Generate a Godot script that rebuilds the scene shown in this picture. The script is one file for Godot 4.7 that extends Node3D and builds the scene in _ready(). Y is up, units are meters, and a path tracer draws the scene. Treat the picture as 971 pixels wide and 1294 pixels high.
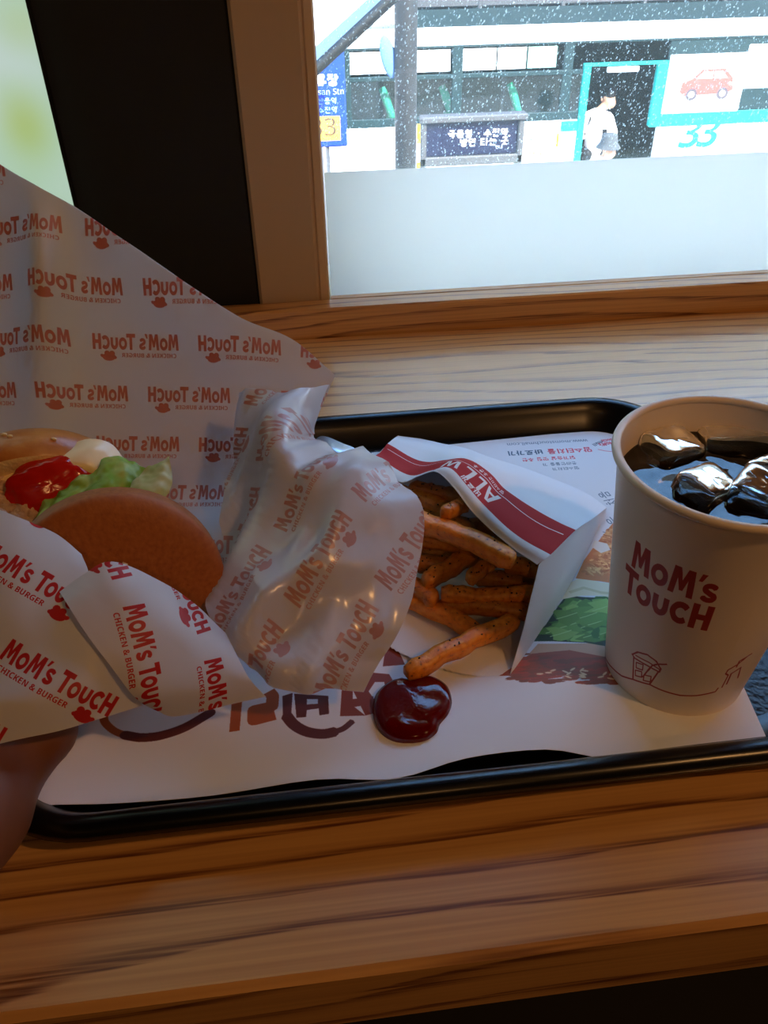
extends Node3D
# A burger in printed paper, fries, ketchup and a cup of cola on a black tray, on a wooden counter by a shop window above a bus stop.
# World: metres, y up, the window wall at z = -0.70, the counter top at y = 0.75.

const TOP := 0.75
var mats := {}
var rng := RandomNumberGenerator.new()
var used_names := {}


func _ready():
	rng.seed = 7
	set_camera_and_light()
	make_materials()
	build_room()
	build_street()
	build_counter()
	build_tray()
	build_placemat()
	build_cup()
	build_fries_bag()
	build_fries()
	build_ketchup()
	build_burger()
	build_wrapper()
	build_hand()


func set_camera_and_light():
	var cam := Camera3D.new()
	cam.name = "camera"
	cam.position = Vector3(0, 1.06, 0)
	cam.rotation_degrees = Vector3(-37.0, -6.2, -1.0)
	cam.fov = 64.2704
	cam.near = 0.02
	cam.far = 200.0
	add_child(cam)
	cam.current = true

	var env := Environment.new()
	env.background_mode = Environment.BG_SKY
	var sky := Sky.new()
	var sm := ProceduralSkyMaterial.new()
	sm.sky_top_color = Color(0.42, 0.63, 0.86)
	sm.sky_horizon_color = Color(0.86, 0.93, 0.96)
	sm.sky_curve = 0.18
	sm.ground_bottom_color = Color(0.42, 0.42, 0.42)
	sm.ground_horizon_color = Color(0.60, 0.62, 0.64)
	sky.sky_material = sm
	env.sky = sky
	env.background_energy_multiplier = 6.8
	env.tonemap_mode = Environment.TONE_MAPPER_LINEAR
	env.tonemap_exposure = 1.38
	env.sdfgi_enabled = true
	env.ssao_enabled = true
	env.ssil_enabled = true
	var we := WorldEnvironment.new()
	we.name = "environment"
	we.environment = env
	add_child(we)

	var sun := DirectionalLight3D.new()
	sun.name = "sun"
	sun.rotation_degrees = Vector3(-44, 24, 0)
	sun.light_energy = 6.0
	sun.light_color = Color(1.0, 0.97, 0.92)
	sun.light_angular_distance = 0.6
	sun.shadow_enabled = true
	sun.sky_mode = DirectionalLight3D.SKY_MODE_LIGHT_ONLY
	add_child(sun)


# ---------------------------------------------------------------- naming

func numbered(called: String) -> String:
	var n: int = used_names.get(called, 0)
	used_names[called] = n + 1
	return called if n == 0 else "%s_%03d" % [called, n]


func tag(o: Node, label := "", category := "", group := "", kind := "") -> Node:
	if label: o.set_meta("label", label)
	if category: o.set_meta("category", category)
	if group: o.set_meta("group", group)
	if kind: o.set_meta("kind", kind)
	return o


func thing(called: String, label: String, category: String, at := Vector3.ZERO, group := "") -> Node3D:
	var o := Node3D.new()
	o.name = numbered(called)
	add_child(o, true)
	o.position = at
	tag(o, label, category, group)
	return o


func structure(called: String, label: String, category: String) -> Node3D:
	var o := thing(called, label, category)
	o.set_meta("kind", "structure")
	return o


func part(called: String, mesh: Mesh, mat, parent: Node = null, at := Vector3.ZERO) -> MeshInstance3D:
	var o := MeshInstance3D.new()
	o.mesh = mesh
	if mat is Material:
		o.material_override = mat
	if parent == null or parent == self:
		o.name = numbered(called)
		add_child(o, true)
	else:
		o.name = called
		parent.add_child(o, true)
	o.position = at
	return o


# ---------------------------------------------------------------- shapes

func quad(st: SurfaceTool, a: Vector3, b: Vector3, c: Vector3, d: Vector3):
	for v in [a, b, c, a, c, d]:
		st.add_vertex(v)


# a box with chamfered edges, from corner lo to corner hi
func add_box(st: SurfaceTool, lo: Vector3, hi: Vector3, bev := 0.002, xf := Transform3D()):
	var c := (lo + hi) / 2.0
	var h := (hi - lo) / 2.0
	bev = minf(bev, 0.45 * minf(h.x, minf(h.y, h.z)))
	var pts := []
	# for each corner three points, one on each face
	for i in 8:
		var s := Vector3(1 if i & 1 else -1, 1 if i & 2 else -1, 1 if i & 4 else -1)
		var row := []
		for ax in 3:
			var p := h - Vector3(bev, bev, bev)
			p[ax] = h[ax]
			row.append(xf * (c + p * s))
		pts.append(row)
	var centre := xf * c
	var faces := []
	for ax in 3:
		var b1 := 1 << ((ax + 1) % 3)
		var b2 := 1 << ((ax + 2) % 3)
		for side in [0, 1 << ax]:
			faces.append([pts[side][ax], pts[side | b1][ax], pts[side | b1 | b2][ax], pts[side | b2][ax]])
		# edges along axis ax
		var a1 := (ax + 1) % 3
		var a2 := (ax + 2) % 3
		for s1 in [0, b1]:
			for s2 in [0, b2]:
				var i0: int = s1 | s2
				var i1: int = i0 | (1 << ax)
				faces.append([pts[i0][a1], pts[i1][a1], pts[i1][a2], pts[i0][a2]])
	for i in 8:
		faces.append([pts[i][0], pts[i][1], pts[i][2]])
	for f in faces:
		var n: Vector3 = (f[1] - f[0]).cross(f[2] - f[0])
		var mid := Vector3.ZERO
		for p in f: mid += p
		mid /= f.size()
		var g: Array = f.duplicate()
		if n.dot(mid - centre) > 0: g.reverse()
		for k in range(1, g.size() - 1):
			for v in [g[0], g[k], g[k + 1]]:
				st.add_vertex(v)


func begin(smooth := false) -> SurfaceTool:
	var st := SurfaceTool.new()
	st.begin(Mesh.PRIMITIVE_TRIANGLES)
	st.set_smooth_group(0 if smooth else -1)
	return st


func finish(st: SurfaceTool) -> ArrayMesh:
	st.generate_normals()
	return st.commit()


func box_mesh(lo: Vector3, hi: Vector3, bev := 0.002) -> ArrayMesh:
	var st := begin()
	add_box(st, lo, hi, bev)
	return finish(st)


# rows of points to a surface; uv rows optional
func add_grid(st: SurfaceTool, rows: Array, uvs := [], flip := false):
	for i in rows.size() - 1:
		for j in rows[i].size() - 1:
			var q := [[i, j], [i, j + 1], [i + 1, j + 1], [i, j], [i + 1, j + 1], [i + 1, j]]
			if flip: q.reverse()
			for k in q:
				if uvs: st.set_uv(uvs[k[0]][k[1]])
				st.add_vertex(rows[k[0]][k[1]])


func grid_mesh(rows: Array, uvs := [], flip := false) -> ArrayMesh:
	var st := begin(true)
	add_grid(st, rows, uvs, flip)
	return finish(st)


# a profile of (radius, height) turned about y, with u round and v along
func lathe_rows(profile: Array, n := 48) -> Array:
	var rows := []
	for p in profile:
		var row := []
		for k in n + 1:
			var a := TAU * k / n
			row.append(Vector3(p.x * sin(a), p.y, p.x * cos(a)))
		rows.append(row)
	return rows


func lathe_uvs(profile: Array, n := 48) -> Array:
	var uvs := []
	for i in profile.size():
		var row := []
		for k in n + 1:
			row.append(Vector2(float(k) / n + 0.5, float(i) / (profile.size() - 1)))
		uvs.append(row)
	return uvs


func lathe(profile: Array, n := 48) -> ArrayMesh:
	return grid_mesh(lathe_rows(profile, n), lathe_uvs(profile, n), true)


# a tube along points with radii (float or array); closed ends; sides n
func add_tube(st: SurfaceTool, path: Array, radius, n := 8, square := 0.0, flat := 1.0):
	var rows := []
	var up := Vector3.UP
	for i in path.size():
		var t: Vector3 = (path[mini(i + 1, path.size() - 1)] - path[maxi(i - 1, 0)]).normalized()
		if absf(t.dot(up)) > 0.95: up = Vector3.RIGHT
		var side := t.cross(up).normalized()
		var nrm := side.cross(t).normalized()
		var r: float = radius[i] if radius is Array else radius
		var row := []
		for k in n + 1:
			var a := TAU * (k % n) / n
			var c := cos(a)
			var s := sin(a)
			var m := lerpf(1.0, 1.0 / maxf(absf(c), absf(s)), square)
			row.append(path[i] + (side * c + nrm * s * flat) * r * m)
		rows.append(row)
	var cap0 := []
	var cap1 := []
	for k in n + 1:
		cap0.append(path[0])
		cap1.append(path[path.size() - 1])
	rows.push_front(cap0)
	rows.push_back(cap1)
	add_grid(st, rows)


func tube(path: Array, radius, n := 8) -> ArrayMesh:
	var st := begin(true)
	add_tube(st, path, radius, n)
	return finish(st)


func cr(a, b, c, d, t: float):
	return 0.5 * ((2.0 * b) + (c - a) * t + (2.0 * a - 5.0 * b + 4.0 * c - d) * t * t + (3.0 * b - a - 3.0 * c + d) * t * t * t)


func spline(p: Array, sub: int) -> Array:
	var out := []
	var n := p.size()
	for i in n - 1:
		var a = p[i - 1] if i > 0 else 2.0 * p[0] - p[1]
		var d = p[i + 2] if i + 2 < n else 2.0 * p[n - 1] - p[n - 2]
		for k in sub:
			out.append(cr(a, p[i], p[i + 1], d, float(k) / sub))
	out.append(p[n - 1])
	return out


func spline_grid(ctrl: Array, sub: int) -> Array:
	var wide := []
	for row in ctrl:
		wide.append(spline(row, sub))
	var out := []
	for k in (wide.size() - 1) * sub + 1:
		out.append([])
	for j in wide[0].size():
		var col := []
		for i in wide.size(): col.append(wide[i][j])
		var s := spline(col, sub)
		for i in s.size(): out[i].append(s[i])
	return out


func grid_normals(rows: Array) -> Array:
	var out := []
	var n := rows.size()
	for i in n:
		var m: int = rows[i].size()
		var row := []
		for j in m:
			var du: Vector3 = rows[i][mini(j + 1, m - 1)] - rows[i][maxi(j - 1, 0)]
			var dv: Vector3 = rows[mini(i + 1, n - 1)][j] - rows[maxi(i - 1, 0)][j]
			var nn := dv.cross(du)
			row.append(nn.normalized() if nn.length() > 1e-12 else Vector3.UP)
		out.append(row)
	return out


# distances along rows and columns of a control grid, in metres: the paper's own coordinates
func paper_uv(ctrl: Array, ref_col: int) -> Array:
	var out := []
	var v := 0.0
	for i in ctrl.size():
		if i > 0: v += ctrl[i][ref_col].distance_to(ctrl[i - 1][ref_col])
		var row := []
		for j in ctrl[i].size():
			var u := 0.0
			for k in range(mini(j, ref_col), maxi(j, ref_col)):
				u += ctrl[i][k].distance_to(ctrl[i][k + 1])
			row.append(Vector2(u if j >= ref_col else -u, v))
		out.append(row)
	return out


# the paper's own coordinates for a nearly flat piece: o is the print's origin, to and down lie along and under its line of text
func flat_uv(ctrl: Array, o: Vector3, to: Vector3, down: Vector3, start: Vector2) -> Array:
	var ex := (to - o).normalized()
	var ey := down - o
	ey = (ey - ex * ey.dot(ex)).normalized()
	var out := []
	for row in ctrl:
		var r := []
		for p in row: r.append(Vector2((p - o).dot(ex), (p - o).dot(ey)) + start)
		out.append(r)
	return out


# flat facets meeting in sharp creases, as in crumpled paper: heights on a lattice of triangles
func facet(q: Vector2, seed_: int) -> float:
	var s := q + Vector2.ONE * (q.x + q.y) * 0.366
	var i := s.floor()
	var f := s - i
	var h := func(c: Vector2) -> float:
		return fposmod(sin(c.x * 127.1 + c.y * 311.7 + seed_ * 17.3) * 4375.85, 1.0) * 2.0 - 1.0
	var a: float = h.call(i)
	var d: float = h.call(i + Vector2.ONE)
	if f.x > f.y:
		var b: float = h.call(i + Vector2(1, 0))
		return a + (b - a) * f.x + (d - b) * f.y
	var c: float = h.call(i + Vector2(0, 1))
	return a + (c - a) * f.y + (d - c) * f.x


# a sheet of paper with an outer and an inner face; turn and shift place the print on it
func sheet(ctrl: Array, sub: int, uv_ctrl: Array, turn: float, shift: Vector2, tile: Vector2, thick: float, front: Material, rear: Material, crease := 0.0, seed_ := 1, crease_size := 0.02, along := 1.0) -> ArrayMesh:
	var rows := spline_grid(ctrl, sub)
	var uv := spline_grid(uv_ctrl, sub)
	var nrm := grid_normals(rows)
	var a := []
	var b := []
	var t := []
	for i in rows.size():
		var ra := []
		var rb := []
		var rt := []
		for j in rows[i].size():
			var q: Vector2 = uv[i][j]
			var k := Vector2(q.x * along, q.y) / crease_size
			var p: Vector3 = rows[i][j] + nrm[i][j] * crease * (facet(k, seed_) + 0.35 * facet((k * 2.3).rotated(0.5), seed_ + 9))
			ra.append(p + nrm[i][j] * thick * 0.5)
			rb.append(p - nrm[i][j] * thick * 0.5)
			rt.append((q.rotated(turn) + shift) / tile)
		a.append(ra)
		b.append(rb)
		t.append(rt)
	var st := begin(true)
	add_grid(st, a, t)
	st.generate_normals()
	var mesh := st.commit()
	mesh.surface_set_material(0, front)
	var st2 := begin(true)
	add_grid(st2, b, t, true)
	st2.generate_normals()
	mesh = st2.commit(mesh)
	mesh.surface_set_material(1, rear)
	return mesh


# tapered bones joined into one skin by surface nets: each bone is [a, b, ra, rb] and may have a fifth number, its flatness along its own up
func skin(bones: Array, cell: float, k: float, swell := 0.0) -> ArrayMesh:
	var lo := Vector3(1e9, 1e9, 1e9)
	var hi := -lo
	for b in bones:
		var r: float = maxf(b[2], b[3]) + swell + 3.0 * cell
		for p in [b[0], b[1]]:
			lo = lo.min(p - Vector3(r, r, r))
			hi = hi.max(p + Vector3(r, r, r))
	var nx := int((hi.x - lo.x) / cell) + 2
	var ny := int((hi.y - lo.y) / cell) + 2
	var nz := int((hi.z - lo.z) / cell) + 2
	var f := PackedFloat32Array()
	f.resize(nx * ny * nz)
	for b in bones:
		var pa: Vector3 = b[0]
		var pb: Vector3 = b[1]
		var ra: float = b[2] + swell
		var rb: float = b[3] + swell
		var ab := pb - pa
		var ll := maxf(ab.length_squared(), 1e-9)
		var reach := maxf(ra, rb) + 4.0 / k + 2.0 * cell
		var l: Vector3 = (pa.min(pb) - Vector3(reach, reach, reach) - lo) / cell
		var h: Vector3 = (pa.max(pb) + Vector3(reach, reach, reach) - lo) / cell
		for z in range(maxi(0, int(l.z)), mini(nz, int(h.z) + 1)):
			for y in range(maxi(0, int(l.y)), mini(ny, int(h.y) + 1)):
				var at := (z * ny + y) * nx
				for x in range(maxi(0, int(l.x)), mini(nx, int(h.x) + 1)):
					var p := lo + Vector3(x, y, z) * cell
					var t := clampf((p - pa).dot(ab) / ll, 0.0, 1.0)
					var d := (p - pa - ab * t).length() - lerpf(ra, rb, t)
					if d < reach: f[at + x] += exp(-k * d)
	var index := {}
	var verts := PackedVector3Array()
	var sx := 1
	var sy := nx
	var sz := nx * ny
	var offs := [0, sx, sy, sx + sy, sz, sx + sz, sy + sz, sx + sy + sz]
	var edges := [[0, 1], [2, 3], [4, 5], [6, 7], [0, 2], [1, 3], [4, 6], [5, 7], [0, 4], [1, 5], [2, 6], [3, 7]]
	for z in nz - 1:
		for y in ny - 1:
			for x in nx - 1:
				var i0 := (z * ny + y) * nx + x
				var m := 0
				for c in 8:
					if f[i0 + offs[c]] > 1.0: m |= 1 << c
				if m == 0 or m == 255: continue
				var s := Vector3.ZERO
				var n := 0
				for e in edges:
					var ia := 1 if m & (1 << e[0]) else 0
					var ib := 1 if m & (1 << e[1]) else 0
					if ia == ib: continue
					var fa: float = maxf(log(maxf(f[i0 + offs[e[0]]], 1e-9)), -6.0)
					var fb: float = maxf(log(maxf(f[i0 + offs[e[1]]], 1e-9)), -6.0)
					var t := clampf(fa / (fa - fb), 0.0, 1.0)
					var ca := Vector3(e[0] & 1, (e[0] >> 1) & 1, e[0] >> 2)
					var cb := Vector3(e[1] & 1, (e[1] >> 1) & 1, e[1] >> 2)
					s += ca.lerp(cb, t)
					n += 1
				index[i0] = verts.size()
				verts.append(lo + (Vector3(x, y, z) + s / n) * cell)
	var tris := PackedInt32Array()
	for i0 in index:
		var inside: bool = f[i0] > 1.0
		for ax in 3:
			var o1: int = [sx, sy, sz][ax]
			var o2: int = [sy, sz, sx][ax]
			var o3: int = [sz, sx, sy][ax]
			if (f[i0 + o1] > 1.0) == inside: continue
			if not (index.has(i0 - o2) and index.has(i0 - o3) and index.has(i0 - o2 - o3)): continue
			var q := [index[i0], index[i0 - o2], index[i0 - o2 - o3], index[i0 - o3]]
			if inside: q.reverse()
			tris.append_array([q[0], q[1], q[2], q[0], q[2], q[3]])
	var st := begin(true)
	for v in verts: st.add_vertex(v)
	for i in tris: st.add_index(i)
	st.generate_normals()
	return st.commit()


# a blob: a sphere stretched to radii, roughened by noise
func blob(radii: Vector3, rough: float, freq: float, seed_: int, n := 28, flat_below := -2.0) -> ArrayMesh:
	var fn := FastNoiseLite.new()
	fn.seed = seed_
	fn.frequency = freq
	var rows := []
	for i in n + 1:
		var th := PI * i / n
		var row := []
		for j in 2 * n + 1:
			var ph := TAU * (j % (2 * n)) / (2 * n)
			var d := Vector3(sin(th) * sin(ph), cos(th), sin(th) * cos(ph))
			if d.y < flat_below: d.y = flat_below
			row.append(d * radii * (1.0 + rough * fn.get_noise_3dv(d)))
		rows.append(row)
	return grid_mesh(rows, [], true)


# ---------------------------------------------------------------- drawing of flat print

class Canvas:
	var img: Image
	var ss := 2
	var xf := Transform2D()

	func _init(w: int, h: int, back: Color, scale := 2):
		ss = scale
		img = Image.create_empty(w * ss, h * ss, false, Image.FORMAT_RGBA8)
		img.fill(back)

	func poly(contours: Array, color: Color):
		var cs := []
		var y0 := 1e9
		var y1 := -1e9
		for c in contours:
			var q := PackedVector2Array()
			for p in c:
				var t: Vector2 = xf * p * ss
				q.append(t)
				y0 = minf(y0, t.y)
				y1 = maxf(y1, t.y)
			cs.append(q)
		var w := img.get_width()
		for y in range(maxi(0, int(floor(y0))), mini(img.get_height(), int(ceil(y1)) + 1)):
			var xs := []
			var yc := y + 0.5
			for q in cs:
				var n: int = q.size()
				for i in n:
					var a: Vector2 = q[i]
					var b: Vector2 = q[(i + 1) % n]
					if (a.y <= yc) != (b.y <= yc):
						xs.append(a.x + (yc - a.y) / (b.y - a.y) * (b.x - a.x))
			xs.sort()
			for i in range(0, xs.size() - 1, 2):
				var xa := maxi(0, int(round(xs[i])))
				var xb := mini(w, int(round(xs[i + 1])))
				if xb > xa: img.fill_rect(Rect2i(xa, y, xb - xa, 1), color)

	func stroke(pts: Array, width: float, color: Color, rounded := false):
		for i in pts.size() - 1:
			var a: Vector2 = pts[i]
			var b: Vector2 = pts[i + 1]
			var d := (b - a).normalized()
			var n := Vector2(-d.y, d.x) * width * 0.5
			poly([[a + n, b + n, b - n, a - n]], color)
			if rounded or i > 0: disc(a, Vector2(width, width) * 0.5, color, 10)
		if rounded: disc(pts[pts.size() - 1], Vector2(width, width) * 0.5, color, 10)

	func disc(c: Vector2, r: Vector2, color: Color, n := 20, turn := 0.0):
		var q := []
		for k in n: q.append(c + (Vector2(cos(TAU * k / n), sin(TAU * k / n)) * r).rotated(turn))
		poly([q], color)

	func ring(c: Vector2, r: Vector2, width: float, color: Color):
		var q := []
		var p := []
		for k in 32:
			var e := Vector2(cos(TAU * k / 32), sin(TAU * k / 32))
			q.append(c + e * (r + Vector2(width, width) * 0.5))
			p.append(c + e * (r - Vector2(width, width) * 0.5))
		poly([q, p], color)

	func rect(r: Rect2, color: Color):
		poly([[r.position, r.position + Vector2(r.size.x, 0), r.end, r.position + Vector2(0, r.size.y)]], color)

	func done(mips := false) -> ImageTexture:
		if ss > 1: img.resize(img.get_width() / ss, img.get_height() / ss, Image.INTERPOLATE_BILINEAR)
		return ImageTexture.create_from_image(img)


func arc(c: Vector2, r: Vector2, a0: float, a1: float, n := 10) -> Array:
	var q := []
	for k in n + 1:
		var a := lerpf(a0, a1, float(k) / n)
		q.append(c + Vector2(cos(a), sin(a)) * r)
	return q


# latin lettering from a font's outlines; height is the size of a line
func write(cv: Canvas, text: String, at: Vector2, size: float, color: Color, turn := 0.0, bold := false):
	var tm := TextMesh.new()
	var font := SystemFont.new()
	font.font_names = PackedStringArray(["Droid Sans"])
	font.font_weight = 700 if bold else 400
	tm.font = font
	tm.text = text
	tm.font_size = 64
	tm.pixel_size = 1.0 / 64.0
	tm.depth = 0.0
	tm.curve_step = 4.0
	tm.horizontal_alignment = HORIZONTAL_ALIGNMENT_LEFT
	tm.vertical_alignment = VERTICAL_ALIGNMENT_CENTER
	var arr := tm.get_mesh_arrays()
	var v: PackedVector3Array = arr[Mesh.ARRAY_VERTEX]
	var idx: PackedInt32Array = arr[Mesh.ARRAY_INDEX] if arr[Mesh.ARRAY_INDEX] != null else PackedInt32Array(range(v.size()))
	var keep := cv.xf
	cv.xf = cv.xf * Transform2D(turn, at) * Transform2D(Vector2(size, 0), Vector2(0, -size), Vector2.ZERO)
	for i in range(0, idx.size() - 2, 3):
		cv.poly([[Vector2(v[idx[i]].x, v[idx[i]].y), Vector2(v[idx[i + 1]].x, v[idx[i + 1]].y), Vector2(v[idx[i + 2]].x, v[idx[i + 2]].y)]], color)
	cv.xf = keep


# Korean lettering: each syllable is taken apart into its letters, which are drawn with strokes
func jamo(kind: String, r: Rect2) -> Array:
	var s := []
	match kind:
		"g": s = [[Vector2(0.1, 0.1), Vector2(0.85, 0.1), Vector2(0.8, 0.5), Vector2(0.6, 0.95)]]
		"n": s = [[Vector2(0.12, 0.05), Vector2(0.12, 0.88), Vector2(0.95, 0.88)]]
		"d": s = [[Vector2(0.92, 0.1), Vector2(0.12, 0.1), Vector2(0.12, 0.9), Vector2(0.95, 0.9)]]
		"r": s = [[Vector2(0.1, 0.08), Vector2(0.88, 0.08), Vector2(0.88, 0.48), Vector2(0.12, 0.48), Vector2(0.12, 0.92), Vector2(0.95, 0.92)]]
		"m": s = [[Vector2(0.12, 0.1), Vector2(0.88, 0.1), Vector2(0.88, 0.9), Vector2(0.12, 0.9), Vector2(0.12, 0.1)]]
		"b": s = [[Vector2(0.14, 0.05), Vector2(0.14, 0.92), Vector2(0.86, 0.92), Vector2(0.86, 0.05)], [Vector2(0.14, 0.48), Vector2(0.86, 0.48)]]
		"s": s = [[Vector2(0.5, 0.05), Vector2(0.42, 0.5), Vector2(0.05, 0.95)], [Vector2(0.46, 0.45), Vector2(0.95, 0.95)]]
		"o": s = [arc(Vector2(0.5, 0.5), Vector2(0.4, 0.42), 0, TAU, 14)]
		"j": s = [[Vector2(0.08, 0.1), Vector2(0.92, 0.1)], [Vector2(0.5, 0.1), Vector2(0.42, 0.5), Vector2(0.05, 0.95)], [Vector2(0.46, 0.5), Vector2(0.95, 0.95)]]
		"c": s = [[Vector2(0.35, 0.0), Vector2(0.65, 0.0)], [Vector2(0.08, 0.24), Vector2(0.92, 0.24)], [Vector2(0.5, 0.24), Vector2(0.42, 0.58), Vector2(0.05, 0.95)], [Vector2(0.46, 0.58), Vector2(0.95, 0.95)]]
		"k": s = [[Vector2(0.1, 0.1), Vector2(0.85, 0.1), Vector2(0.8, 0.5), Vector2(0.6, 0.95)], [Vector2(0.1, 0.5), Vector2(0.8, 0.5)]]
		"t": s = [[Vector2(0.92, 0.08), Vector2(0.12, 0.08), Vector2(0.12, 0.92), Vector2(0.95, 0.92)], [Vector2(0.12, 0.5), Vector2(0.9, 0.5)]]
		"p": s = [[Vector2(0.05, 0.1), Vector2(0.95, 0.1)], [Vector2(0.05, 0.9), Vector2(0.95, 0.9)], [Vector2(0.3, 0.1), Vector2(0.3, 0.9)], [Vector2(0.7, 0.1), Vector2(0.7, 0.9)]]
		"h": s = [[Vector2(0.35, 0.0), Vector2(0.65, 0.0)], [Vector2(0.08, 0.24), Vector2(0.92, 0.24)], arc(Vector2(0.5, 0.66), Vector2(0.32, 0.28), 0, TAU, 12)]
	if kind.length() == 2 and s.is_empty():
		var half := Vector2(r.size.x * 0.47, r.size.y)
		return jamo(kind[0], Rect2(r.position, half)) + jamo(kind[1], Rect2(r.position + Vector2(r.size.x * 0.53, 0), half))
	for q in s:
		for i in q.size(): q[i] = r.position + q[i] * r.size
	return s


func hangul(cv: Canvas, text: String, at: Vector2, size: float, width: float, color: Color, turn := 0.0):
	var first := ["g", "gg", "n", "d", "dd", "r", "m", "b", "bb", "s", "ss", "o", "j", "jj", "c", "k", "t", "p", "h"]
	var last := ["", "g", "gg", "gs", "n", "nj", "nh", "d", "r", "rg", "rm", "rb", "rs", "rt", "rp", "rh", "m", "b", "bs", "s", "ss", "o", "j", "c", "k", "t", "p", "h"]
	var keep := cv.xf
	cv.xf = cv.xf * Transform2D(turn, at)
	var x := 0.0
	for ch in text:
		var code := ch.unicode_at(0)
		if ch == " ":
			x += size * 0.42
			continue
		if code < 0xAC00 or code > 0xD7A3:
			if ch == "·": cv.disc(Vector2(x + size * 0.2, 0), Vector2(width, width) * 0.7, color, 8)
			elif ch == ",": cv.stroke([Vector2(x + size * 0.12, size * 0.38), Vector2(x + size * 0.06, size * 0.55)], width, color)
			x += size * 0.4
			continue
		var n := code - 0xAC00
		var l: String = first[n / 588]
		var v := (n % 588) / 28
		var t: String = last[n % 28]
		var h := 0.55 if t else 0.95
		var st := []
		var o := Vector2(x, -size * 0.5)
		var tall := [0, 1, 2, 3, 4, 5, 6, 7, 20]
		if v in tall:
			var two := v in [1, 3, 5, 7]
			st += jamo(l, Rect2(o + Vector2(0.02, 0.04) * size, Vector2(0.46 if two else 0.55, h - 0.08) * size))
			var vx := 0.66 if two else 0.76
			st.append([o + Vector2(vx, 0.0) * size, o + Vector2(vx, h) * size])
			if two: st.append([o + Vector2(0.9, 0.0) * size, o + Vector2(0.9, h) * size])
			if v in [0, 1]: st.append([o + Vector2(vx, h * 0.48) * size, o + Vector2(vx + (0.2 if not two else 0.24), h * 0.48) * size])
			if v in [2, 3]:
				for e in [0.34, 0.62]: st.append([o + Vector2(vx, h * e) * size, o + Vector2(vx + 0.2, h * e) * size])
			if v in [4, 5]: st.append([o + Vector2(vx, h * 0.48) * size, o + Vector2(vx - 0.18, h * 0.48) * size])
			if v in [6, 7]:
				for e in [0.34, 0.62]: st.append([o + Vector2(vx, h * e) * size, o + Vector2(vx - 0.18, h * e) * size])
		else:
			var low := 0.6 if not t else 0.36
			st += jamo(l, Rect2(o + Vector2(0.16, 0.02) * size, Vector2(0.66, low - 0.06) * size))
			var by := low + (0.2 if not t else 0.12)
			if v in [13, 17, 18, 19]: by = low + 0.06
			st.append([o + Vector2(0.02, by) * size, o + Vector2(0.96, by) * size])
			if v in [8, 9, 10, 11]: st.append([o + Vector2(0.5, low) * size, o + Vector2(0.5, by) * size])
			if v == 12:
				for e in [0.36, 0.62]: st.append([o + Vector2(e, low) * size, o + Vector2(e, by) * size])
			if v in [13, 14, 15, 16]: st.append([o + Vector2(0.5, by) * size, o + Vector2(0.5, by + (0.3 if not t else 0.12)) * size])
			if v == 17:
				for e in [0.36, 0.62]: st.append([o + Vector2(e, by) * size, o + Vector2(e, by + (0.3 if not t else 0.12)) * size])
		if t: st += jamo(t, Rect2(o + Vector2(0.16, 0.64) * size, Vector2(0.68, 0.33) * size))
		for q in st: cv.stroke(q, width, color)
		x += size * 1.04
	cv.xf = keep


# the burger shop's lettering, one unit high, drawn with thick strokes; small letters stand on the same line
func logo_word(cv: Canvas, word: String, color: Color) -> float:
	var x := 0.0
	var w := 0.23
	for ch in word:
		match ch:
			"M":
				cv.poly([[Vector2(x, 1), Vector2(x + 0.1, 0), Vector2(x + 0.36, 0), Vector2(x + 0.5, 0.45), Vector2(x + 0.64, 0), Vector2(x + 0.9, 0), Vector2(x + 1, 1), Vector2(x + 0.76, 1), Vector2(x + 0.7, 0.38), Vector2(x + 0.57, 0.82), Vector2(x + 0.43, 0.82), Vector2(x + 0.3, 0.38), Vector2(x + 0.24, 1)]], color)
				x += 1.06
			"o":
				cv.ring(Vector2(x + 0.38, 0.62), Vector2(0.27, 0.28), 0.21, color)
				x += 0.82
			"'":
				cv.poly([[Vector2(x, 0.28), Vector2(x + 0.08, 0), Vector2(x + 0.28, 0), Vector2(x + 0.12, 0.28)]], color)
				x += 0.2
			"s":
				var q := arc(Vector2(x + 0.3, 0.47), Vector2(0.2, 0.12), -0.3, -PI, 6) + arc(Vector2(x + 0.3, 0.47), Vector2(0.2, 0.14), PI, PI * 0.62, 4) + [Vector2(x + 0.36, 0.66)] + arc(Vector2(x + 0.3, 0.77), Vector2(0.22, 0.12), -0.6, PI - 0.2, 8)
				cv.stroke(q, 0.19, color)
				x += 0.66
			"T":
				cv.poly([[Vector2(x, 0), Vector2(x + 0.82, 0), Vector2(x + 0.82, 0.24), Vector2(x + 0.54, 0.24), Vector2(x + 0.54, 1), Vector2(x + 0.29, 1), Vector2(x + 0.29, 0.24), Vector2(x, 0.24)]], color)
				x += 0.78
			"u":
				cv.stroke([Vector2(x + 0.12, 0.25), Vector2(x + 0.12, 0.62)] + arc(Vector2(x + 0.35, 0.62), Vector2(0.23, 0.26), PI, 0, 10) + [Vector2(x + 0.58, 0.25)], w, color)
				x += 0.76
			"C":
				cv.stroke(arc(Vector2(x + 0.42, 0.56), Vector2(0.3, 0.32), -0.75, -TAU + 0.75, 14), w, color)
				x += 0.8
			"H":
				cv.rect(Rect2(x, 0.02, 0.25, 0.98), color)
				cv.rect(Rect2(x + 0.52, 0.02, 0.25, 0.98), color)
				cv.rect(Rect2(x + 0.1, 0.4, 0.6, 0.22), color)
				x += 0.8
			" ": x += 0.3
	return x


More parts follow.
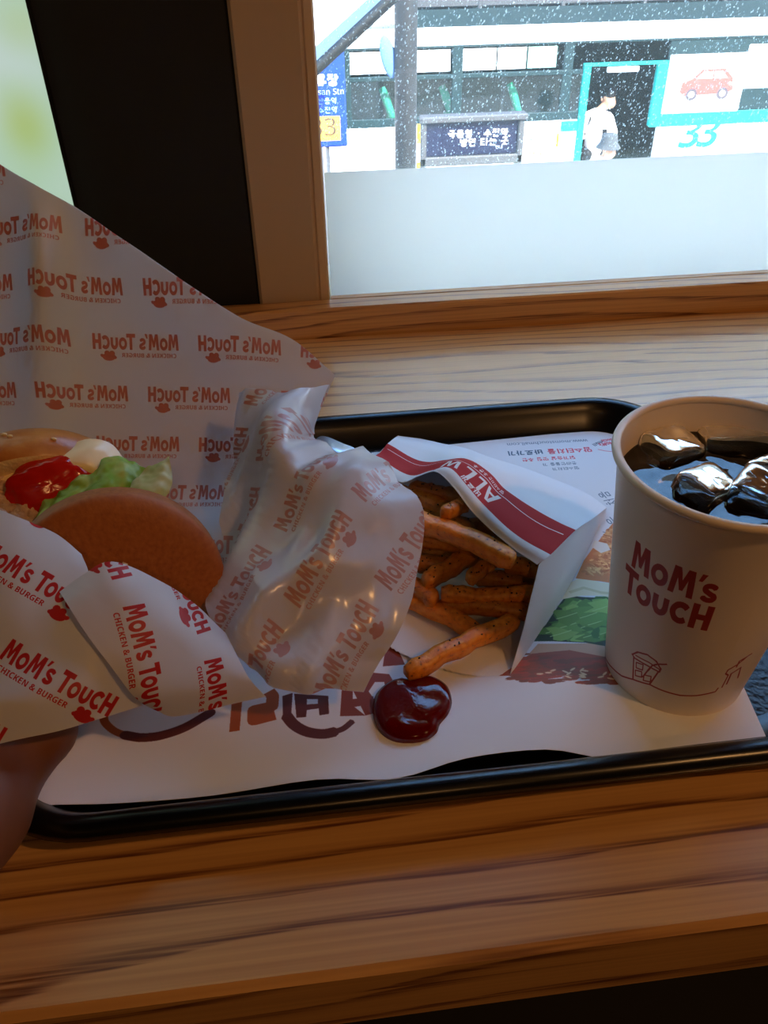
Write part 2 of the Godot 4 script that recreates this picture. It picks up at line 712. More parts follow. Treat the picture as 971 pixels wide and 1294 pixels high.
# the printed mark with its small line and the bird emblem
func logo(cv: Canvas, at: Vector2, size: float, turn: float, color: Color):
	var keep := cv.xf
	var base := cv.xf * Transform2D(turn, at)
	cv.xf = base * Transform2D(Vector2(size * 0.66, 0), Vector2(0, size), Vector2.ZERO)
	logo_word(cv, "MoM's TouCH", color)
	cv.xf = base * Transform2D(Vector2(size, 0), Vector2(0, size), Vector2.ZERO)
	write(cv, "CHICKEN & BURGER", Vector2(0.15, 1.34), 0.36, color, 0.0, true)
	# the emblem: a small round bird with wing, tail and comb
	cv.disc(Vector2(4.35, 1.46), Vector2(0.40, 0.25), color)
	cv.disc(Vector2(4.16, 1.24), Vector2(0.17, 0.17), color, 12, 0.3)
	cv.disc(Vector2(4.46, 1.22), Vector2(0.17, 0.15), color, 12, -0.3)
	cv.disc(Vector2(4.74, 1.40), Vector2(0.15, 0.10), color, 12, -0.5)
	cv.disc(Vector2(4.00, 1.50), Vector2(0.12, 0.10), color, 12)
	cv.xf = keep


# ---------------------------------------------------------------- materials

func plain(key: String, color: Color, rough := 0.6, metal := 0.0) -> StandardMaterial3D:
	var m := StandardMaterial3D.new()
	m.resource_name = key
	m.albedo_color = color
	m.roughness = rough
	m.metallic = metal
	mats[key] = m
	return m


func noise_tex(freq: float, seed_: int, stops: Array, size := 256, fractal := 4, kind := FastNoiseLite.TYPE_SIMPLEX) -> NoiseTexture2D:
	var fn := FastNoiseLite.new()
	fn.seed = seed_
	fn.frequency = freq
	fn.noise_type = kind
	fn.fractal_octaves = fractal
	var t := NoiseTexture2D.new()
	t.width = size
	t.height = size
	t.seamless = true
	t.noise = fn
	var g := Gradient.new()
	g.offsets = PackedFloat32Array(stops.map(func(s): return s[0]))
	g.colors = PackedColorArray(stops.map(func(s): return s[1]))
	t.color_ramp = g
	return t


func bumpy(m: StandardMaterial3D, freq: float, seed_: int, cm: float, scale: float):
	m.heightmap_enabled = true
	m.heightmap_texture = noise_tex(freq, seed_, [[0.0, Color.BLACK], [1.0, Color.WHITE]])
	m.heightmap_scale = cm
	m.uv1_triplanar = true
	m.uv1_scale = Vector3(scale, scale, scale)


# long grain along u, growth lines as dark streaks; covers 1.6 by 0.6 metres
func wood_texture(w: int, h: int, seed_: int, pale: Color, dark: Color, lines: float, wave: float) -> ImageTexture:
	var a := FastNoiseLite.new()
	a.seed = seed_
	a.frequency = 1.0
	a.fractal_octaves = 3
	var f := FastNoiseLite.new()
	f.seed = seed_ + 5
	f.frequency = 1.0
	f.fractal_octaves = 2
	var data := PackedByteArray()
	data.resize(w * h * 3)
	for y in h:
		var v := float(y) / h
		for x in w:
			var u := float(x) / w
			var t := v * lines + wave * a.get_noise_2d(u * 1.5, v * 3.0) + 0.10 * a.get_noise_2d(u * 9.0, v * 60.0)
			var r := t - floorf(t)
			var fine := f.get_noise_2d(u * 7.0, v * 230.0)
			var s := pow(smoothstep(0.58, 0.95, r), 1.5) * (1.0 - smoothstep(0.95, 1.0, r))
			s *= clampf(0.72 + 0.9 * f.get_noise_2d(u * 24.0, v * 420.0), 0.0, 1.2)
			var tone := a.get_noise_2d(u * 1.1 + 30.0, floorf(t) * 3.7)
			var c := pale.lerp(dark, clampf(s * 0.85 + 0.13 * fine + 0.07 * tone + 0.06, 0.0, 1.0))
			var i := (y * w + x) * 3
			data[i] = int(255.0 * c.r)
			data[i + 1] = int(255.0 * c.g)
			data[i + 2] = int(255.0 * c.b)
	return ImageTexture.create_from_image(Image.create_from_data(w, h, false, Image.FORMAT_RGB8, data))


func wrapper_print(ink: Color, paper: Color) -> ImageTexture:
	var cv := Canvas.new(512, 512, paper, 2)
	for dx in [-512, 0, 512]:
		logo(cv, Vector2(36 + dx, 60), 78, 0.0, ink)
		logo(cv, Vector2(292 + dx, 316), 78, 0.0, ink)
	return cv.done()


func paper_material(key: String, tex: Texture2D, color := Color.WHITE, through := 0.5, rough := 0.45) -> StandardMaterial3D:
	var m := plain(key, color, rough)
	m.albedo_texture = tex
	m.backlight_enabled = true
	m.backlight = Color(through, through, through)
	return m


func make_materials():
	var wood := plain("wood", Color.WHITE, 0.34)
	wood.albedo_texture = wood_texture(1024, 2048, 3, Color(0.84, 0.64, 0.39), Color(0.42, 0.23, 0.10), 38.0, 2.8)
	wood.roughness_texture = null
	wood.clearcoat_enabled = true
	wood.clearcoat = 1.0
	wood.clearcoat_roughness = 0.13
	wood.metallic_specular = 0.8
	plain("frame_paint", Color(0.72, 0.62, 0.49), 0.5)
	plain("frame_edge", Color(0.80, 0.69, 0.54), 0.45)
	plain("black_panel", Color(0.018, 0.017, 0.018), 0.7)
	plain("wall_paint", Color(0.42, 0.36, 0.31), 0.9)
	plain("ceiling_paint", Color(0.30, 0.28, 0.26), 0.9)
	plain("floor_dark", Color(0.10, 0.09, 0.085), 0.7)
	plain("black_plastic", Color(0.018, 0.017, 0.022), 0.26)
	var tb := plain("tray_bottom", Color(0.03, 0.032, 0.04), 0.38)
	bumpy(tb, 0.09, 4, 0.04, 9.0)
	plain("steel_grey", Color(0.32, 0.33, 0.34), 0.45, 0.4)
	plain("post_grey", Color(0.15, 0.16, 0.17), 0.5)
	plain("black_metal", Color(0.05, 0.05, 0.055), 0.5)

	var film := plain("film", Color(0.89, 0.95, 0.88), 0.85)
	film.backlight_enabled = true
	film.backlight = Color(1.06, 1.06, 1.06)
	var glass := plain("glass", Color(0.9, 1.0, 0.98, 0.06), 0.02)
	glass.transparency = BaseMaterial3D.TRANSPARENCY_ALPHA
	# dried rain and dust on the outside of the pane
	var img := Image.create_empty(1024, 1024, false, Image.FORMAT_RGBA8)
	img.fill(Color(0.86, 0.98, 0.98, 0.06))
	var r := RandomNumberGenerator.new()
	r.seed = 11
	for k in 26000:
		var x := r.randi_range(0, 1023)
		var y := r.randi_range(0, 1023)
		var s := 1 if r.randf() < 0.55 else 2
		var al := r.randf_range(0.15, 0.8)
		for q in s + r.randi_range(0, 2):
			var xx := x - (q / 2 if r.randf() < 0.7 else 0)
			img.fill_rect(Rect2i(clampi(xx, 0, 1022), clampi(y + q, 0, 1022), s, 1), Color(0.93, 0.98, 0.98, al))
	var dust := plain("dust", Color.WHITE, 0.9)
	dust.transparency = BaseMaterial3D.TRANSPARENCY_ALPHA
	dust.albedo_texture = ImageTexture.create_from_image(img)
	dust.backlight_enabled = true
	dust.backlight = Color(1, 1, 1)
	dust.specular_mode = BaseMaterial3D.SPECULAR_DISABLED

	var paper := Color(0.89, 0.89, 0.91)
	paper_material("wrap_out", wrapper_print(Color(0.78, 0.14, 0.15), paper), Color.WHITE, 0.92)
	paper_material("wrap_in", wrapper_print(Color(0.85, 0.62, 0.61), paper), Color.WHITE, 0.92)
	var gr := paper_material("wrap_greasy", wrapper_print(Color(0.85, 0.68, 0.67), paper), Color.WHITE, 0.92, 0.32)
	gr.clearcoat_enabled = true
	gr.clearcoat = 0.7
	gr.clearcoat_roughness = 0.18
	paper_material("bag_white", null, Color(0.91, 0.91, 0.93), 0.35)

	# the burger
	var bun := plain("bun_base", Color.WHITE, 0.62)
	bun.albedo_texture = noise_tex(0.06, 5, [[0.0, Color(0.54, 0.28, 0.10)], [0.35, Color(0.62, 0.34, 0.13)], [0.7, Color(0.65, 0.37, 0.15)], [1.0, Color(0.69, 0.41, 0.18)]])
	bumpy(bun, 0.10, 9, 0.012, 16.0)
	var crust := plain("bun_crust", Color.WHITE, 0.32)
	crust.albedo_texture = noise_tex(0.012, 6, [[0.0, Color(0.62, 0.34, 0.13)], [0.5, Color(0.74, 0.46, 0.20)], [1.0, Color(0.84, 0.62, 0.34)]])
	bumpy(crust, 0.03, 8, 0.03, 12.0)
	var crumb := plain("bun_crumb", Color(0.94, 0.83, 0.62), 0.7)
	bumpy(crumb, 0.08, 12, 0.04, 16.0)
	var leaf := plain("lettuce", Color.WHITE, 0.38)
	leaf.albedo_texture = noise_tex(0.015, 15, [[0.0, Color(0.36, 0.56, 0.12)], [0.5, Color(0.55, 0.72, 0.24)], [1.0, Color(0.80, 0.85, 0.50)]])
	leaf.uv1_triplanar = true
	leaf.uv1_scale = Vector3(12, 12, 12)
	leaf.backlight_enabled = true
	leaf.backlight = Color(0.6, 0.6, 0.6)
	var leaf2 := leaf.duplicate()
	leaf2.resource_name = "lettuce_pale"
	leaf2.albedo_texture = noise_tex(0.015, 16, [[0.0, Color(0.62, 0.70, 0.36)], [0.5, Color(0.78, 0.80, 0.55)], [1.0, Color(0.88, 0.86, 0.68)]])
	mats["lettuce_pale"] = leaf2
	plain("tomato", Color(0.72, 0.10, 0.05), 0.15)
	plain("mayonnaise", Color(0.97, 0.88, 0.70), 0.28)
	var meat := plain("chicken", Color.WHITE, 0.5)
	meat.albedo_texture = noise_tex(0.03, 19, [[0.0, Color(0.60, 0.42, 0.32)], [0.5, Color(0.80, 0.66, 0.56)], [1.0, Color(0.88, 0.78, 0.70)]])
	bumpy(meat, 0.05, 20, 0.15, 14.0)
	plain("sesame", Color(0.92, 0.82, 0.62), 0.5)

	# fries in three tones, flecked with seasoning
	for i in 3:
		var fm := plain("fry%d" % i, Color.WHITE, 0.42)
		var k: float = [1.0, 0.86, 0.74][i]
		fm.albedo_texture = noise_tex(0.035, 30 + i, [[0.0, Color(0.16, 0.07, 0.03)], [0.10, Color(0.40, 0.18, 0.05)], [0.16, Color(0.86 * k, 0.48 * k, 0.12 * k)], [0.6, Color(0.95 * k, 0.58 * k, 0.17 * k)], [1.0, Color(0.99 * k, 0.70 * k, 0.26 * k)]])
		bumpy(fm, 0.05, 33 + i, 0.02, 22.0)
	plain("ketchup", Color(0.36, 0.010, 0.012), 0.07)
	plain("pepper", Color(0.06, 0.03, 0.02), 0.7)

	# the drink
	var cup_in := plain("cup_inside", Color(0.90, 0.84, 0.78), 0.35)
	cup_in.clearcoat_enabled = true
	cup_in.clearcoat = 0.3
	plain("cola", Color(0.05, 0.014, 0.004), 0.02)
	var ice := plain("ice", Color(0.80, 0.86, 0.90, 0.02), 0.04)
	ice.metallic_specular = 0.36
	ice.refraction_enabled = true
	ice.refraction_scale = 0.031
	plain("foil", Color(0.72, 0.74, 0.78), 0.28, 0.85)

	var skin_m := plain("skin", Color(0.46, 0.27, 0.17), 0.55)
	skin_m.subsurf_scatter_enabled = true
	skin_m.subsurf_scatter_strength = 0.08
	plain("skin_far", Color(0.78, 0.58, 0.46), 0.6)
	plain("nail", Color(0.78, 0.55, 0.45), 0.3)
	plain("hair_black", Color(0.03, 0.025, 0.025), 0.5)
	plain("leather_brown", Color(0.2, 0.12, 0.07), 0.5)
	plain("cloth_white", Color(0.90, 0.90, 0.92), 0.9)
	plain("cloth_dark", Color(0.10, 0.11, 0.13), 0.9)
	plain("cloth_grey", Color(0.25, 0.27, 0.28), 0.9)

	# the street
	plain("asphalt", Color(0.34, 0.34, 0.35), 0.95)
	plain("bus_white", Color(0.93, 0.94, 0.94), 0.4)
	plain("bus_teal", Color(0.02, 0.66, 0.62), 0.4)
	plain("number_teal", Color(0.0, 0.50, 0.47), 0.5)
	plain("bus_dark", Color(0.03, 0.15, 0.16), 0.4)
	plain("bus_inside", Color(0.03, 0.14, 0.15), 0.9)
	plain("seat_teal", Color(0.0, 0.62, 0.47), 0.5)
	plain("tyre", Color(0.03, 0.03, 0.03), 0.9)
	plain("rail_yellow", Color(0.92, 0.78, 0.10), 0.5)
	var pane := plain("bus_glass", Color(0.1, 0.2, 0.2, 0.12), 0.05)
	pane.transparency = BaseMaterial3D.TRANSPARENCY_ALPHA
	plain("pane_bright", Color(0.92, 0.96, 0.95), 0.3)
	plain("sign_blue", Color(0.03, 0.22, 0.66), 0.5)
	plain("board_blue", Color(0.02, 0.06, 0.18), 0.5)
	plain("sign_yellow", Color(0.98, 0.75, 0.22), 0.5)
	plain("canvas_white", Color(0.93, 0.95, 0.97), 0.8)
	plain("canvas_shade", Color(0.34, 0.48, 0.66), 0.8)
	plain("edge_dark", Color(0.05, 0.08, 0.10), 0.6)
	plain("board_frame", Color(0.27, 0.28, 0.29), 0.6)
	plain("facade_dark", Color(0.03, 0.12, 0.13), 0.6)
	plain("facade_white", Color(0.92, 0.92, 0.90), 0.8)
	plain("concrete", Color(0.55, 0.55, 0.54), 0.95)


# ---------------------------------------------------------------- the room

func build_room():
	var floor_ := structure("floor", "dark floor of the shop", "floor")
	part("slab", box_mesh(Vector3(-1.7, -0.12, -0.85), Vector3(2.3, 0.0, 2.6), 0.001), mats.floor_dark, floor_)
	var ceil := structure("ceiling", "dark painted ceiling of the shop", "ceiling")
	part("slab", box_mesh(Vector3(-1.7, 2.6, -0.85), Vector3(2.3, 2.72, 2.6), 0.001), mats.ceiling_paint, ceil)
	for w in [["wall_left", Vector3(-1.7, 0, -0.85), Vector3(-1.6, 2.6, 2.6)], ["wall_right", Vector3(2.2, 0, -0.85), Vector3(2.3, 2.6, 2.6)], ["wall_back", Vector3(-1.6, 0, 2.5), Vector3(2.2, 2.6, 2.6)]]:
		var o := structure(w[0], "painted %s of the shop" % w[0].replace("_", " "), "wall")
		part("plaster", box_mesh(w[1], w[2], 0.001), mats.wall_paint, o)
	var wf := structure("wall_front", "black panelled wall left of the window", "wall")
	part("black_panel", box_mesh(Vector3(-1.6, 0, -0.85), Vector3(-0.0315, 2.6, -0.697), 0.002), mats.black_panel, wf)
	part("plaster", box_mesh(Vector3(-0.0315, 0, -0.85), Vector3(2.2, 0.7, -0.697), 0.002), mats.wall_paint, wf)
	part("plaster", box_mesh(Vector3(-0.0315, 1.50, -0.85), Vector3(2.2, 2.6, -0.697), 0.002), mats.wall_paint, wf)
	part("plaster", box_mesh(Vector3(1.75, 0.7, -0.85), Vector3(2.2, 1.50, -0.697), 0.002), mats.wall_paint, wf)

	var win := structure("window_1", "large shop window with a frosted band along its foot, seen over the counter", "window")
	part("jamb", box_mesh(Vector3(-0.0315, 0.70, -0.80), Vector3(0.0215, 1.50, -0.6935), 0.0025), mats.frame_paint, win)
	part("jamb_edge", box_mesh(Vector3(0.0215, 0.70, -0.80), Vector3(0.0305, 1.50, -0.6955), 0.0015), mats.frame_edge, win)
	part("jamb", box_mesh(Vector3(1.70, 0.70, -0.80), Vector3(1.75, 1.50, -0.6935), 0.0025), mats.frame_paint, win)
	part("head", box_mesh(Vector3(0.0305, 1.45, -0.80), Vector3(1.70, 1.50, -0.6935), 0.0025), mats.frame_paint, win)
	part("sill_rail", box_mesh(Vector3(0.0305, 0.70, -0.80), Vector3(1.70, 0.768, -0.6985), 0.0025), mats.frame_paint, win)
	part("pane", box_mesh(Vector3(0.0305, 0.768, -0.708), Vector3(1.70, 1.45, -0.702), 0.0002), mats.glass, win)
	part("frosted_film", box_mesh(Vector3(0.032, 0.769, -0.7015), Vector3(1.699, 0.88111, -0.701), 0.0001), mats.film, win)
	# dirt on the outer face of the pane
	var rows := []
	var uvs := []
	for i in 2:
		rows.append([])
		uvs.append([])
		for j in 2:
			rows[i].append(Vector3(0.032 + 1.667 * j, 1.449 - 0.68 * i, -0.7095))
			uvs[i].append(Vector2(1.667 * j, 0.68 * i) / 0.42)
	var d := part("dried_rain_spots", grid_mesh(rows, uvs), mats.dust, win)
	d.set_meta("kind", "stuff")

	# the lit poster on the black panel
	var lp := thing("light_box", "glowing pale green poster light box on the black wall above the wrapper", "light box")
	part("frame", box_mesh(Vector3(-0.80, 0.80, -0.697), Vector3(-0.16721, 1.62, -0.683), 0.002), mats.black_metal, lp)
	var gm := plain("poster_glow", Color(0.25, 0.27, 0.24), 0.4)
	gm.emission_enabled = true
	gm.emission_operator = BaseMaterial3D.EMISSION_OP_MULTIPLY
	gm.emission = Color.WHITE
	gm.emission_energy_multiplier = 0.5
	var pg := Image.create_empty(256, 256, false, Image.FORMAT_RGB8)
	var fn := FastNoiseLite.new()
	fn.seed = 3
	fn.frequency = 0.012
	fn.fractal_octaves = 3
	for y in 256:
		for x in 256:
			var a := fn.get_noise_2d(x, y * 1.6)
			var c := Color(0.86, 0.95, 0.92).lerp(Color(0.76, 0.91, 0.78), clampf(0.5 + a * 1.2, 0.0, 1.0))
			var bl := exp(-pow((x - 247.0) / 7.0, 2.0) - pow((y - 216.0) / 7.0, 2.0))
			bl = maxf(bl, 0.4 * exp(-pow((x - 253.0) / 8.0, 2.0) - pow((y - 196.0) / 5.0, 2.0)))
			c = c.lerp(Color(0.74, 0.82, 0.36), bl * 0.55)
			pg.set_pixel(x, y, c)
	gm.emission_texture = ImageTexture.create_from_image(pg)
	var px := -0.16721
	var pr := []
	for y in [1.617, 0.803]:
		pr.append([Vector3(-0.797, y, -0.6815), Vector3(px, y, -0.6815)])
	part("lit_poster", grid_mesh(pr, [[Vector2(0, 0), Vector2(1, 0)], [Vector2(0, 1), Vector2(1, 1)]], true), gm, lp)
	var al := AreaLight3D.new()
	al.name = "light_box_glow"
	al.position = Vector3((px - 0.797) / 2.0, 1.21, -0.675)
	al.rotation_degrees = Vector3(0, 180, 0)
	al.area_size = Vector2(0.60, 0.78)
	al.light_energy = 0.03
	al.light_color = Color(0.85, 1.0, 0.88)
	al.area_range = 8.0
	al.area_attenuation = 2.0
	al.shadow_enabled = true
	lp.add_child(al)

	pendant(Vector3(0.10, 2.0, 1.25), "black pendant lamp with a warm bulb hanging toward the middle of the room", 0.11)
	pendant(Vector3(0.85, 2.0, 0.45), "black pendant lamp with a warm bulb hanging close to the right end of the counter", 0.32)


func pendant(p: Vector3, label: String, energy: float):
	var t := thing("pendant_lamp", label, "lamp", p, "warm pendant lamps")
	part("shade", lathe([Vector2(0.012, 0.16), Vector2(0.03, 0.155), Vector2(0.06, 0.10), Vector2(0.11, 0.0), Vector2(0.107, 0.0), Vector2(0.057, 0.098), Vector2(0.028, 0.15)], 32), mats.black_metal, t)
	part("cord", tube([Vector3(0, 0.155, 0), Vector3(0, 2.6 - p.y, 0)], 0.004, 8), mats.black_metal, t)
	var bm := plain("bulb_glow", Color(1, 0.85, 0.6), 0.5)
	bm.emission_enabled = true
	bm.emission = Color(1.0, 0.70, 0.40)
	bm.emission_energy_multiplier = 14.0
	part("bulb", blob(Vector3(0.035, 0.04, 0.035), 0.0, 1.0, 1, 12), bm, t, Vector3(0, 0.02, 0))
	var l := OmniLight3D.new()
	l.name = "bulb_light"
	l.position = Vector3(0, 0.02, 0)
	l.light_energy = energy
	l.light_color = Color(1.0, 0.73, 0.45)
	l.light_size = 0.03
	l.omni_range = 9.0
	l.omni_attenuation = 2.0
	l.shadow_enabled = true
	t.add_child(l)


func build_counter():
	# the counter top: one wide board with an eased front edge, and its legs under it
	var t := thing("counter", "wooden window counter with streaked grain and an eased front edge", "counter")
	part("top", plank(Vector3(-1.58, 0.707, -0.672), Vector3(1.9, TOP, -0.1352), 0.003), mats.wood, t)
	for x in [-1.3, 1.6]:
		part("leg", box_mesh(Vector3(x, 0, -0.64), Vector3(x + 0.06, 0.707, -0.2), 0.003), mats.black_metal, t)
	var s := structure("trim_1", "low wooden ledge between the counter and the window", "ledge")
	part("board", plank(Vector3(-1.59, 0.707, -0.6930), Vector3(2.19, 0.7763, -0.6722), 0.0015, 0.37), mats.wood, s)
	part("board", plank(Vector3(0.031, 0.7685, -0.7010), Vector3(1.70, 0.7762, -0.6932), 0.0006, 0.37), mats.wood, s)


# a board with the grain along x: UVs laid out flat on each face
func plank(lo: Vector3, hi: Vector3, bev: float, shift := 0.0) -> ArrayMesh:
	var m := box_mesh(lo, hi, bev)
	var a := m.surface_get_arrays(0)
	var v: PackedVector3Array = a[Mesh.ARRAY_VERTEX]
	var n: PackedVector3Array = a[Mesh.ARRAY_NORMAL]
	var uv := PackedVector2Array()
	for i in v.size():
		var s := v[i].z if absf(n[i].y) > 0.5 else v[i].y + v[i].z
		uv.append(Vector2(v[i].x / 1.6 + 0.45 + shift * 0.3, s / 0.6 + shift))
	a[Mesh.ARRAY_TEX_UV] = uv
	var out := ArrayMesh.new()
	out.add_surface_from_arrays(Mesh.PRIMITIVE_TRIANGLES, a)
	return out


# a closed outline with rounded corners, in the plane, from half sizes
func rounded(cx: float, cz: float, hx: float, hz: float, r: float, n := 10) -> Array:
	var q := []
	for k in 4:
		var sx := 1.0 if k in [0, 3] else -1.0
		var sz := 1.0 if k in [0, 1] else -1.0
		for i in n + 1:
			var a := PI / 2.0 * (k + float(i) / n)
			var c := Vector2(cos(a), sin(a))
			q.append(Vector2(cx + sx * (hx - r) + c.x * r, cz + sz * (hz - r) + c.y * r))
	q.append(q[0])
	return q


func build_tray():
	var t := thing("tray", "black plastic serving tray with rounded corners and a raised rim on the counter", "tray")
	var cx := 0.050
	var cz := -0.3445
	# rings from the inside of the base out over the rim and back under: [inset from the rim, height]
	var prof := [[0.034, 0.0032], [0.026, 0.0036], [0.020, 0.0065], [0.013, 0.0165], [0.010, 0.0205], [0.007, 0.0222], [0.003, 0.0218], [0.0005, 0.0195], [0.0, 0.0165], [0.0018, 0.0150], [0.005, 0.0145], [0.012, 0.006], [0.018, 0.0008], [0.028, 0.0004]]
	var rows := []
	for p in prof:
		var row := []
		for q in rounded(cx, cz, 0.2005 - p[0], 0.1545 - p[0], 0.052 - p[0] * 0.9):
			row.append(Vector3(q.x, TOP + p[1], q.y))
		rows.append(row)
	part("rim", grid_mesh(rows), mats.black_plastic, t)
	var base := rounded(cx, cz, 0.2005 - 0.034, 0.1545 - 0.034, 0.052 - 0.034 * 0.9)
	for h in [0.0032, 0.0005]:
		var st := begin()
		for i in base.size() - 1:
			for p in [Vector2(cx, cz), base[i], base[i + 1]]:
				st.add_vertex(Vector3(p.x, TOP + h, p.y))
		part("base" if h > 0.002 else "foot_panel", finish(st), mats.tray_bottom, t)


func build_placemat():
	var cv := Canvas.new(1640, 1280, Color(0.91, 0.92, 0.94), 2)
	var grey := Color(0.36, 0.42, 0.50)
	var red := Color(0.86, 0.22, 0.30)
	# upside-down lettering at the far right corner
	var a := (Vector2(836.51854, 167.87542) - Vector2(1127.25606, 184.0139))
	var turn := (Vector2(1035.01186, 183.51431) - Vector2(1298.98379, 195.72768)).angle()
	write(cv, "www.momstouchmall.com", Vector2(1378.13004, 219.63763), 19, grey, turn)
	hangul(cv, "맘스터치몰", Vector2(1374.65059, 264.62715), 24, 3.4, red, turn)
	hangul(cv, "바로가기", Vector2(1238.43791, 257.5318), 24, 3.4, Color(0.20, 0.30, 0.40), turn)
	hangul(cv, "닭가슴살 맛집 추천", Vector2(1317.63246, 296.70204), 16, 2.0, red, turn)
	hangul(cv, "온라인몰을 가", Vector2(1313.59163, 323.56018), 14, 1.5, grey, turn)
	hangul(cv, "맘스터치가", Vector2(1312.85868, 346.54041), 14, 1.5, grey, turn)
	hangul(cv, "더 맛있는", Vector2(772.77569, 203.85615), 18, 1.8, grey, turn)
	var keep := cv.xf
	cv.xf = Transform2D(turn - 0.12, Vector2(1447.14882, 250.27537)) * Transform2D(Vector2(12, 0), Vector2(0, 17), Vector2.ZERO)
	logo_word(cv, "MoM's", red)
	cv.xf = Transform2D(turn - 0.12, Vector2(1456.36469, 230.74683)) * Transform2D(Vector2(10, 0), Vector2(0, 13), Vector2.ZERO)
	logo_word(cv, "TouCH", red)
	cv.xf = keep
	write(cv, "mall", Vector2(1418.07095, 229.50242), 17, Color(0.3, 0.3, 0.36), turn - 0.5, true)
	cv.stroke([Vector2(1446.62631, 270.73775), Vector2(1430.46306, 284.67032), Vector2(1408.36557, 277.50879), Vector2(1391.77391, 267.04957)], 2.0, red)
	# handwritten words down the right side
	hangul(cv, "처음", Vector2(1347.42317, 519.59531), 30, 2.6, grey, turn + 1.35)
	hangul(cv, "원", Vector2(1327.55842, 598.16389), 34, 2.6, grey, turn + 1.35)
	cv.stroke([Vector2(1284.45781, 620.27793), Vector2(1297.33622, 628.18938), Vector2(1323.37364, 631.75954)], 2.0, grey)
	# the printed burger: bread at the foot, leaves, sauce, fried chicken
	burger_print(cv)
	# big brown brush lettering
	var brown := Color(0.54, 0.22, 0.14)
	var tan_ := Color(0.68, 0.34, 0.16)
	var dark := Color(0.38, 0.16, 0.15)
	cv.poly([[Vector2(417.14699, 1008.73778), Vector2(436.8273, 1011.32279), Vector2(432.76933, 1100.97704), Vector2(414.10158, 1102.12448)]], tan_)
	cv.stroke([Vector2(486.76959, 1013.93956), Vector2(494.22444, 1026.70046), Vector2(492.48602, 1051.5234), Vector2(458.36458, 1056.52398), Vector2(458.56617, 1080.74389), Vector2(498.17528, 1072.97065)], 24, tan_)
	cv.poly([[Vector2(512.28695, 1029.07134), Vector2(532.07502, 1023.83355), Vector2(527.36665, 1084.20332), Vector2(512.65377, 1085.96849)]], dark)
	cv.stroke(spline([Vector2(518.71208, 1077.51516), Vector2(532.7144, 1101.38002), Vector2(555.22597, 1120.50887), Vector2(583.65972, 1129.5472), Vector2(606.95256, 1127.24733)], 6), 22, dark)
	cv.stroke(spline([Vector2(601.08808, 1128.26446), Vector2(621.86938, 1122.03391), Vector2(640.74045, 1106.36496)], 6), 12, dark)
	cv.poly([[Vector2(535.03495, 1026.18692), Vector2(599.48325, 1040.51668), Vector2(598.16251, 1084.18066), Vector2(580.33307, 1085.56972), Vector2(579.78478, 1068.64187), Vector2(557.43126, 1069.48805), Vector2(555.24529, 1085.99746), Vector2(537.61105, 1085.54173)], [Vector2(558.57968, 1042.91847), Vector2(579.5374, 1045.66749), Vector2(578.91792, 1057.12501), Vector2(558.00153, 1056.29456)]], dark)
	cv.poly([[Vector2(626.06009, 1030.26735), Vector2(647.73446, 1027.17054), Vector2(645.33866, 1054.29864), Vector2(685.0057, 1051.74232), Vector2(682.9395, 1070.75568), Vector2(646.62696, 1073.6086), Vector2(665.28506, 1096.67389), Vector2(618.29637, 1092.38589)]], brown)
	cv.poly([[Vector2(665.28506, 1096.67389), Vector2(647.3881, 1031.09246), Vector2(658.29775, 1012.53111), Vector2(688.36797, 991.96409), Vector2(721.83594, 1000.50825), Vector2(730.5059, 1030.07863), Vector2(718.54664, 1075.42154), Vector2(692.67068, 1090.93758)], [Vector2(677.2171, 1038.96345), Vector2(691.88197, 1016.95319), Vector2(710.18966, 1019.36379), Vector2(709.91485, 1047.19277), Vector2(689.29769, 1067.76262)]], brown)
	cv.poly([[Vector2(711.93041, 978.38924), Vector2(725.12499, 921.74016), Vector2(744.90424, 919.9094), Vector2(756.07718, 980.0111)]], brown)
	cv.stroke(spline([Vector2(184.91762, 1048.68982), Vector2(190.32168, 1065.78024), Vector2(210.05864, 1084.45546), Vector2(239.78535, 1095.39154)], 7), 15, tan_, true)
	cv.stroke(spline([Vector2(228.06389, 1092.10483), Vector2(257.01275, 1097.6326), Vector2(290.75349, 1094.95939), Vector2(332.442, 1080.69524), Vector2(377.15717, 1051.53975)], 7), 20, dark, true)
	var tex := cv.done()
	var m := paper_material("placemat_paper", tex, Color.WHITE, 0.2, 0.6)
	# the sheet: its front edge waves a little, its corners lie as in use
	var front := [Vector3(-0.13148, 0.77008, -0.20377), Vector3(-0.12125, 0.76504, -0.21007), Vector3(-0.09091, 0.759, -0.21128), Vector3(-0.05192, 0.7568, -0.21154), Vector3(-0.00814, 0.757, -0.21358), Vector3(0.02574, 0.7568, -0.20975), Vector3(0.0578, 0.759, -0.21457), Vector3(0.09296, 0.76, -0.21385), Vector3(0.1201, 0.757, -0.20797), Vector3(0.15267, 0.7562, -0.20769), Vector3(0.19376, 0.756, -0.20806)]
	var back := []
	var n := front.size()
	for j in n:
		var f := float(j) / (n - 1)
		back.append(Vector3(-0.134, 0.7562, -0.462).lerp(Vector3(0.23007, 0.7562, -0.47953), f))
	var ctrl := []
	var uv := []
	for i in 7:
		var f := i / 6.0
		ctrl.append([])
		uv.append([])
		for j in n:
			var p: Vector3 = back[j].lerp(front[j], f)
			p.y = lerpf(0.7548, front[j].y, pow(f, 4.0) if j > 1 else 1.0)
			if i == 0: p.y = 0.7552
			ctrl[i].append(p)
			uv[i].append(Vector2((p.x + 0.15) / 0.41, (p.z + 0.52) / 0.32))
	var o := part("placemat", sheet(ctrl, 4, uv, 0.0, Vector2.ZERO, Vector2.ONE, 0.0003, m, m, 0.0), null)
	tag(o, "white printed paper placemat lying in the black tray", "placemat")


